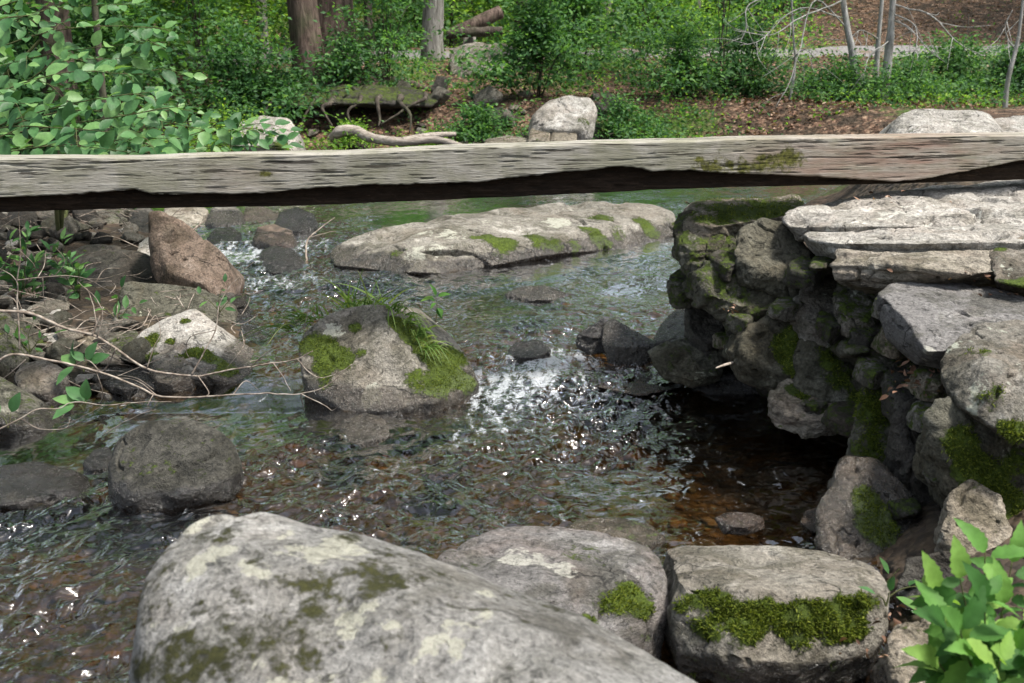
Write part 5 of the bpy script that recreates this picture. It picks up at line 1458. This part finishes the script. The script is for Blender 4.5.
def build_forest():
    L_ = MAT
    # trunks one can pick out
    T = [('stout reddish trunk behind the left shrub', 57, 14.0, .20, 14, 'bark_red', 'leaf_mid', 1, (0, 0)),
         ('thin dark sapling trunk behind the left shrub', 106, 13.2, .045, 7, 'bark_dark', 'leaf_mid', 2, (.01, 0)),
         ('large reddish brown trunk on the bank, the slimmer of the left pair', 314, 17.2, .23, 15, 'bark_red', 'leaf_dark', 3, (-.035, 0)),
         ('massive pinkish brown trunk beside the slimmer reddish one', 345, 17.8, .37, 17, 'bark_red', 'leaf_mid', 4, (.01, .02)),
         ('straight grey trunk near the fallen log', 438, 21.0, .19, 15, 'bark_grey', 'leaf_mid', 5, (.01, 0)),
         ('leaning grey trunk beyond the path', 604, 25.5, .24, 15, 'bark_grey', 'leaf_lime', 6, (-.08, 0)),
         ('short dark trunk in the shade beyond the path', 650, 28.0, .18, 12, 'bark_dark', 'leaf_mid', 7, (.02, 0)),
         ('slender dark trunk just right of the grey one by the fallen log', 452, 25.0, .07, 9, 'bark_dark', 'leaf_lime', 8, (.01, 0)),
         ('thin straight pole-like trunk deep in the woods above the far boulder', 560, 31, .09, 12, 'bark_dark', 'leaf_lime', 9, (0, 0)),
         ('grey trunk deep in the woods above the broad path bend', 735, 32, .16, 13, 'bark_grey', 'leaf_lime', 10, (.01, 0)),
         ('pale trunk on the brown hillside at top right', 968, 31, .16, 13, 'bark_grey', 'leaf_lime', 11, (0, 0)),
         ('pair-less slim trunk on the hillside between bare branches', 812, 33, .12, 12, 'bark_dark', 'leaf_mid', 12, (.01, 0)),
         ('dim trunk deep in the woods left of the leaning grey one', 505, 36, .2, 15, 'bark_dark', 'leaf_mid', 13, (0, 0)),
         ('dim grey trunk between the left shrub and the reddish pair', 236, 24, .17, 14, 'bark_grey', 'leaf_lime', 14, (.01, 0)),
         ('slim grey trunk between the dark bush and the reddish pair', 268, 19.5, .09, 11, 'bark_grey', 'leaf_mid', 16, (.02, 0)),
         ('slim dark trunk just right of the massive pinkish one', 374, 19.0, .07, 10, 'bark_dark', 'leaf_mid', 17, (-.01, 0)),
         ('dark upright trunk behind the bushy sapling', 522, 24.0, .13, 12, 'bark_dark', 'leaf_mid', 18, (.01, 0)),
         ('slim leaning trunk over the broad path', 690, 26.0, .09, 11, 'bark_grey', 'leaf_mid', 19, (.05, 0)),
         ('thin dark trunk on the hillside right of the saplings', 925, 29.0, .12, 12, 'bark_dark', 'leaf_mid', 20, (-.02, 0)),
         ('dark trunk at the far left edge', 8, 17, .22, 14, 'bark_dark', 'leaf_mid', 15, (0, 0))]
    for lab, px, Y, r, h, bk, lf, sd, ln in T:
        tree(lab, gx(px, Y), Y, r, h, bk, L_[lf], sd, ln, crown_at=.68, nc=33, per=44, roots=5 if sd in (3, 4) else 0)
    # woods beyond: trunks nothing tells apart
    rs = np.random.RandomState(77)
    for k in range(26):
        x, y = rs.uniform(-24, 26), rs.uniform(33, 52)
        if k > 17: x, y = (rs.uniform(-20, -9) if k % 2 else rs.uniform(9, 17)), rs.uniform(9, 24)
        tree('woodland tree standing far back among its neighbours', x, y, rs.uniform(.12, .28), rs.uniform(11, 15), ['bark_dark', 'bark_grey', 'bark_red'][k % 3], L_[['leaf_mid', 'leaf_lime', 'leaf_dark'][k % 3]], 200 + k,
             group='woodland trees far back', per=46, L=.34)
    for lab, x, y, h, lf, sd in [('unseen tree added on the left bank, its crown blocking sky over the stream', -5.8, 8.5, 13, 'leaf_mid', 41), ('unseen tree added on the right bank, its crown blocking sky over the abutment', 7.2, 8.0, 14, 'leaf_lime', 42),
                                 ('unseen tree added behind the viewer at left to dim the sky light', -4.5, -3.5, 13, 'leaf_mid', 43), ('unseen tree added behind the viewer at right to dim the sky light', 4.5, -4.0, 14, 'leaf_mid', 44), ('unseen tree added far behind the viewer to dim the sky light', 0.5, -8.5, 15, 'leaf_mid', 45)]:
        tree(lab, x, y, .2, h, 'bark_grey', L_[lf], sd, (.02 if x < 0 else -.01, .01), crown_at=.6, crown_r=4.2, nc=66, per=46, L=.17)  # added out-of-view trees: crowns block sky light and darken the water's reflections
    # three silvery saplings from one foot, right of centre, with bare lower branches
    def sapling(label, pts, r, bare, seed):
        rs = np.random.RandomState(seed)
        P = [at(*p) for p in pts]; P[0][2] = gz(P[0][0], P[0][1]) - .05
        top = P[-1] + unit(P[-1] - P[-2]) * 2.5; top[2] += .6
        P.append(top)
        o = empty('sapling', P[0]); tag(o, label, 'tree')
        S = spline(P, 60); mt = MB(); mt.tube(S, np.linspace(r, r * .35, 60), 12, True, .1, seed)
        tk = mt.build('trunk', MAT['bark_silver'], o)
        for pts in bare:
            Q = [at(*p) for p in pts]
            mb = MB()
            S2 = spline(Q, 22); S2 = S2 + .03 * np.stack([fbm(S2 * 3 + q * 5 + seed, 3) for q in range(3)], 1)
            mb.tube(S2, np.linspace(.011, .004, 22), 6)
            for j in range(6, 21, 3):
                d = unit(S2[j] - S2[j - 3] + rs.normal(size=3) * .6 + np.array([0, 0, -.3]))
                e = S2[j] + d * rs.uniform(.25, .7)
                mb.tube(spline([S2[j], (S2[j] + e) / 2 + rs.normal(size=3) * .03, e], 10), np.linspace(.005, .002, 10), 5)
            mb.build('bare_branch', MAT['bark_silver'], o)
        ml = MB()
        c = top + rs.normal(size=(16, 3)) * [.9, .9, .5]
        sprays(ml, c, .5, 26, .11, rs)
        ml.build('crown', MAT['leaf_mid'], o)
    sapling('leftmost slim silvery sapling, curving, with bare drooping branches', [(867, 122, 15.5), (858, 95, 15.5), (852, 50, 15.5), (843, 0, 15.5)], .075,
            [[(846, 20, 15.5), (800, 8, 15.2), (760, 40, 15), (740, 45, 14.9)], [(848, 30, 15.5), (815, 0, 15.3), (800, 50, 15), (790, 80, 14.8), (775, 108, 14.6)], [(843, 0, 15.5), (800, 18, 15), (770, 35, 14.8), (735, 30, 14.6)], [(843, -5, 15.5), (756, 0, 15), (745, 30, 14.9), (740, 42, 14.8)]], 31)
    sapling('right-hand straight silvery sapling of the three-stemmed clump', [(878, 124, 15.5), (884, 90, 15.5), (890, 40, 15.5), (893, 0, 15.5)], .08,
            [[(891, 20, 15.5), (910, 28, 15.3), (930, 50, 15.1), (945, 62, 15)], [(892, 14, 15.5), (915, 26, 15.3), (918, 60, 15)], [(890, 40, 15.5), (870, 55, 15.2), (862, 80, 15)], [(893, 5, 15.5), (930, 15, 15.2), (960, 45, 15), (985, 55, 14.8)]], 32)
    sapling('thin grey sapling at the back of the three-stemmed clump', [(877, 112, 16), (876, 80, 16), (878, 45, 16), (882, 0, 16)], .05, [[(879, 40, 16), (860, 30, 15.8), (845, 45, 15.6)]], 33)
    sapling('thin dark-footed sapling at the right frame edge', [(1004, 118, 14), (1008, 80, 14), (1018, 40, 14), (1022, 10, 14)], .035, [[(1016, 50, 14), (1005, 30, 14), (1012, 10, 14)]], 34)
    sapling('spindly sapling rising left of the bare branches', [(786, 130, 15.2), (790, 100, 15.2), (795, 60, 15.2), (792, 10, 15.2)], .025, [[(792, 60, 15.2), (805, 50, 15), (815, 60, 15)]], 35)
    # understorey
    B = [('dark dense evergreen bush on the bank left of the reddish trunks', 'leaf_dark', 245, 15.6, 1.2, .8, 70, 60, .085),
         ('dark feathery evergreen sapling in front of the reddish trunks', 'leaf_mid', 205, 17.0, 3.2, .95, 80, 60, .085),
         ('blue-green hemlock sapling right of the massive trunk', 'leaf_mid', 388, 17.4, 2.6, .7, 60, 60, .075),
         ('low dark shrub overhanging the eroded bank by the roots', 'leaf_dark', 345, 16.9, .8, .65, 50, 50, .075),
         ('low dark shrub hanging over the bank left of the driftwood', 'leaf_dark', 280, 15.8, .8, .6, 50, 50, .075),
         ('bushy sapling with layered leaves left of the far boulder', 'leaf_mid', 538, 16.2, 1.75, .62, 110, 50, .085),
         ('pale-leaved spray of a young tree above the bushy sapling', 'leaf_mid', 575, 19.0, 2.3, .9, 90, 40, .11),
         ('bright lime bush in the sunlit gap at upper left', 'leaf_lime', 165, 20, 3.0, 1.6, 150, 60, .13),
         ('bright lime understorey left of the reddish trunks', 'leaf_lime', 262, 22, 3.4, 1.5, 130, 60, .12),
         ('green understorey clump behind the straight grey trunk', 'leaf_mid', 415, 24, 3.3, 1.6, 130, 60, .12),
         ('lime understorey glowing behind the fallen log', 'leaf_lime', 500, 27, 2.7, 1.9, 130, 60, .13),
         ('lime understorey left of the leaning grey trunk', 'leaf_lime', 570, 29, 2.6, 1.8, 120, 60, .13),
         ('broad light green bush at the bend of the path', 'leaf_lime', 660, 25.5, 1.6, 1.9, 140, 60, .10),
         ('mid-green bush behind the light green one by the path', 'leaf_mid', 712, 28, 2.6, 1.9, 130, 60, .13),
         ('dark green sapling beyond the path above the bare branches', 'leaf_mid', 775, 29, 2.6, 1.6, 110, 50, .13),
         ('low dark green bush on the near side of the path', 'leaf_mid', 680, 15.8, 1.0, .62, 90, 50, .07),
         ('second low bush right of it, speckled with brown leaves', 'leaf_dark', 745, 16.2, .95, .7, 80, 50, .07),
         ('ferny low bush at the foot of the three-stemmed saplings', 'leaf_mid', 838, 15.4, .55, .6, 80, 50, .06),
         ('low green bush in front of the saplings, cut by the beam', 'leaf_mid', 905, 15.6, .55, .55, 60, 50, .06),
         ('bright green bushy clump on the right bank', 'leaf_mid', 950, 16.8, .7, .9, 100, 50, .065),
         ('dark bush at the right edge of the bank', 'leaf_dark', 1010, 16.2, .6, .7, 80, 50, .065),
         ('tall mid-green sapling crown filling the top beside the trunk', 'leaf_mid', 640, 21.5, 3.2, .9, 70, 40, .10),
         ('leafy sapling in the top corner over the bare branches', 'leaf_mid', 720, 17.5, 3.2, 1.0, 70, 40, .09),
         ('low herb clump left of the far boulder', 'leaf_mid', 478, 14.9, .42, .5, 60, 45, .06),
         ('small herb tuft at the end of the driftwood', 'leaf_lime', 432, 14.6, .32, .35, 40, 40, .05),
         ('weedy clump right of the far boulder', 'leaf_mid', 622, 14.6, .5, .5, 60, 45, .06),
         ('grassy green tuft before the root hollow', 'leaf_lime', 352, 14.9, .3, .35, 40, 40, .05),
         ('fine lime foliage on the bank between the left shrub and the pale shore rock', 'leaf_lime', 225, 11.6, .8, .8, 90, 45, .05),
         ('leafy understorey far up the left bank behind the shrub', 'leaf_mid', 105, 16, 2.6, 1.5, 150, 60, .11),
         ('shaded bush at the foot of the dark left trunk', 'leaf_dark', 20, 14, 1.9, 1.3, 130, 60, .10)]
    for k, (lab, m, px, Y, h, r, nc, per, L) in enumerate(B):
        nm = 'herb' if ('herb' in lab or 'tuft' in lab or 'weedy' in lab) else ('sapling' if 'sapling' in lab else 'bush')
        bush(nm, lab, nm if nm != 'sapling' else 'tree', gx(px, Y), Y, h, r, nc, per, L, L_[m], 300 + k)
    rs = np.random.RandomState(9)
    for k in range(22):
        Y = rs.uniform(33, 46); x = (-1 + 2 * (k + rs.rand()) / 22) * 21 + 1
        bush('bush', 'rounded woodland bush far back in the understorey', 'bush', x, Y, rs.uniform(2.5, 4), rs.uniform(1.8, 2.8), 110, 50, .2, L_[['leaf_lime', 'leaf_mid', 'leaf_lime', 'leaf_dark'][k % 4]], 500 + k, group='bushes far back in the woods')
    # overhanging lip of earth with bared roots
    o = rock('overhanging dark earth lip with bared roots below the reddish trunks', 'dark', [at(268, 96, 16.0), at(300, 88, 16.3), at(350, 86, 16.4), at(410, 88, 16.3), at(440, 98, 16.0), at(430, 106, 15.5), at(380, 103, 15.3), at(320, 104, 15.3), at(280, 108, 15.4), at(350, 98, 17.4), at(290, 100, 17.2), at(420, 100, 17.2)],
             6, 12, .06, .03, moss=(.1, .4), wet=0, name='earth_ledge', cat='bank')
    for k in range(7):
        px = 285 + 22 * k + rs.normal() * 8
        a = at(px, 101 + rs.normal() * 2, 15.35); b = at(px + rs.normal() * 16 - 6, 122 + rs.rand() * 14, 15.05)
        mb = MB(); S = spline([a + np.array([0, .3, .05]), a, (a + b) / 2 + rs.normal(size=3) * [.07, .05, .05], b], 26)
        S = S + .03 * np.stack([fbm(S * 4 + q * 9 + k, 3) for q in range(3)], 1)
        mb.tube(S, np.linspace(rs.uniform(.02, .055), .008, 26), 7, True, .3, k); mb.build('root', MAT['bark_dark'], o)
    # fallen log and stump
    o = empty('fallen_log', at(478, 36, 21.5)); tag(o, 'brown fallen log propped on a pale stump in the woods', 'log')
    mb = MB(); mb.tube(spline([at(450, 34, 21.4), at(475, 24, 21.5), at(500, 12, 21.7)], 24), np.linspace(.11, .13, 24), 14, True, .2); mb.build('log', MAT['bark_red'], o)
    o = empty('fallen_log', at(470, 40, 21.2)); tag(o, 'blackened log lying level under the brown fallen one', 'log')
    mb = MB(); mb.tube(spline([at(446, 34, 21.0), at(475, 32, 21.1), at(502, 31, 21.2)], 24), np.linspace(.09, .08, 24), 12, True, .25); mb.build('log', MAT['bark_dark'], o)
    b = at(468, 52, 21.3); z = gz(b[0], b[1])
    o = empty('stump', (b[0], b[1], z)); tag(o, 'pale broken stump holding up the fallen logs', 'stump')
    mb = MB(); mb.tube(np.array([[b[0], b[1], z - .1], [b[0], b[1], z + .15], [b[0] + .04, b[1], at(470, 34, 21.3)[2]]]), [.16, .13, .11], 14, True, .2); mb.build('stump', MAT['bark_grey'], o)

    # ground cover past counting
    rs = np.random.RandomState(3)
    def field(n, xr, yr, accept):
        x = rs.uniform(*xr, n); y = yr[0] + (yr[1] - yr[0]) * rs.rand(n) ** 1.4
        P = np.stack([x, y, 0 * x], 1)
        k = accept(x, y, P); x, y = x[k], y[k]
        return np.stack([x, y, ground_z(x, y)], 1)
    nopath = lambda x, y: np.abs(y - path_y(x) + .25) > 1.15
    dry = lambda x, y: stream_sd(x, y) > .15
    green = lambda P: fbm(P * .45 + 3, 4) * 1.3 + .45 - .3 * np.exp(-((P[:, 1] - 16.2) / 1.6) ** 2) * (P[:, 0] < 2.5) - .9 * sstep(2.5, 7, P[:, 0]) * sstep(22.5, 25, P[:, 1])
    G = field(30000, (-13, 15), (13.8, 33), lambda x, y, P: nopath(x, y) & dry(x, y) & (green(P) + .35 * rs.normal(size=len(x)) > .52))
    for nm, mt, sel, L, hz in (('undergrowth', 'leaf_mid', slice(0, None, 2), .065, .22), ('ground_cover', 'leaf_lime', slice(1, None, 2), .06, .14)):
        g = G[sel]
        ml = MB()
        h = hz * rs.rand(len(g)) * (.5 + np.clip(fbm(g * 1.3, 3) + .3, 0, 1))
        c = g + np.stack([0 * h, 0 * h, h + .02], 1)
        sprays(ml, c, .10, 5, L, rs, .8, .7)
        tag(ml.build(nm, MAT[mt]), kind='stuff')
    Lf = field(52000, (-12, 16), (13.9, 34), lambda x, y, P: dry(x, y) & (nopath(x, y) | (rs.rand(len(x)) < .12)) & (green(P) + .4 * rs.normal(size=len(x)) < .75))
    ml = MB()
    n = len(Lf); a = rs.uniform(0, 6.28, n)
    l = .055 * rs.uniform(.5, 1.5, n)
    leaves_small(ml, Lf + [0, 0, .02], np.stack([np.cos(a), np.sin(a), rs.normal(size=n) * .3], 1), unit(UPV + .5 * rs.normal(size=(n, 3))), l, l * .6, .35)
    # drifts of dead leaves on the wall and the near banks
    tag(ml.build('leaf_litter', MAT['litter']), kind='stuff')
    ml = MB()
    for (px, py, Y, s, k) in [(915, 372, 3.28, .05, 26), (935, 385, 3.2, .05, 26), (950, 272, 3.62, .10, 22), (985, 282, 3.6, .05, 14), (722, 312, 4.1, .03, 8), (905, 395, 3.15, .04, 14), (880, 640, 2.2, .07, 30), (900, 620, 2.3, .06, 20), (888, 200, 4.5, .1, 10), (1010, 300, 3.5, .05, 6)]:
        b = at(px, py, Y); n = k // 2 + 3
        P = b + rs.normal(size=(n, 3)) * [s, s, .006]; a = rs.uniform(0, 6.28, n); l = .024 * rs.uniform(.5, 1.3, n)
        leaves_fine(ml, P + [0, 0, .012], np.stack([np.cos(a), np.sin(a), rs.normal(size=n) * .4], 1), unit(UPV + .6 * rs.normal(size=(n, 3))), l, l * .5, 5, .3, rs.uniform(-.5, .6, n))
    tag(ml.build('dead_leaves', MAT['litter']), kind='stuff')
# ------------------------------------------------------------------ light, air, camera
def build_light():
    w = bpy.data.worlds.new('World'); scene.world = w; w.use_nodes = True
    nt = w.node_tree; nt.nodes.clear()
    sky = nt.nodes.new('ShaderNodeTexSky'); sky.sky_type = 'NISHITA'; sky.sun_disc = False
    el, az = math.radians(62), math.radians(112)
    sky.sun_elevation = el; sky.sun_rotation = az
    sky.air_density = 1.0; sky.dust_density = 3.0; sky.ozone_density = 1.0
    bg = nt.nodes.new('ShaderNodeBackground'); bg.inputs['Strength'].default_value = SKY_STRENGTH
    out = nt.nodes.new('ShaderNodeOutputWorld')
    hs = nt.nodes.new('ShaderNodeHueSaturation'); hs.inputs['Saturation'].default_value = 0.55
    nt.links.new(sky.outputs[0], hs.inputs['Color']); nt.links.new(hs.outputs[0], bg.inputs[0]); nt.links.new(bg.outputs[0], out.inputs[0])
    d = Vector((math.sin(az) * math.cos(el), math.cos(az) * math.cos(el), math.sin(el)))
    L = bpy.data.lights.new('sun', 'SUN'); L.energy = SUN_STRENGTH; L.angle = math.radians(SUN_ANGLE); L.color = (1.0, .95, .87)
    o = bpy.data.objects.new('sun', L); C.objects.link(o)
    o.rotation_euler = d.to_track_quat('Z', 'Y').to_euler(); o.location = d * 30

def build_camera():
    cam = bpy.data.cameras.new('camera'); cam.sensor_width = 36; cam.lens = 40; cam.clip_end = 600; cam.clip_start = .05
    o = bpy.data.objects.new('camera', cam); C.objects.link(o)
    o.location = EYE; o.rotation_euler = (math.radians(90) - PITCH, 0, 0)
    cam.dof.use_dof = True; cam.dof.focus_distance = 4.5; cam.dof.aperture_fstop = 7.0
    scene.camera = o
    v = scene.view_settings
    v.view_transform = 'Standard'; v.look = 'None'; v.gamma = 1; v.use_curve_mapping = False; v.exposure = EXPOSURE
    cy = scene.cycles
    cy.use_denoising = True
    cy.max_bounces = 8; cy.transparent_max_bounces = 12; cy.diffuse_bounces = 3; cy.glossy_bounces = 3; cy.transmission_bounces = 4
    cy.caustics_reflective = False; cy.caustics_refractive = False
    cy.sample_clamp_indirect = 8

SKY_STRENGTH, SUN_STRENGTH, SUN_ANGLE, EXPOSURE = 0.125, 3.0, 8, 1.25
build_ground()
build_water()
build_beam()
build_twigs()
build_near_plants()
build_left_shrubs()
build_forest()
build_light()
build_camera()
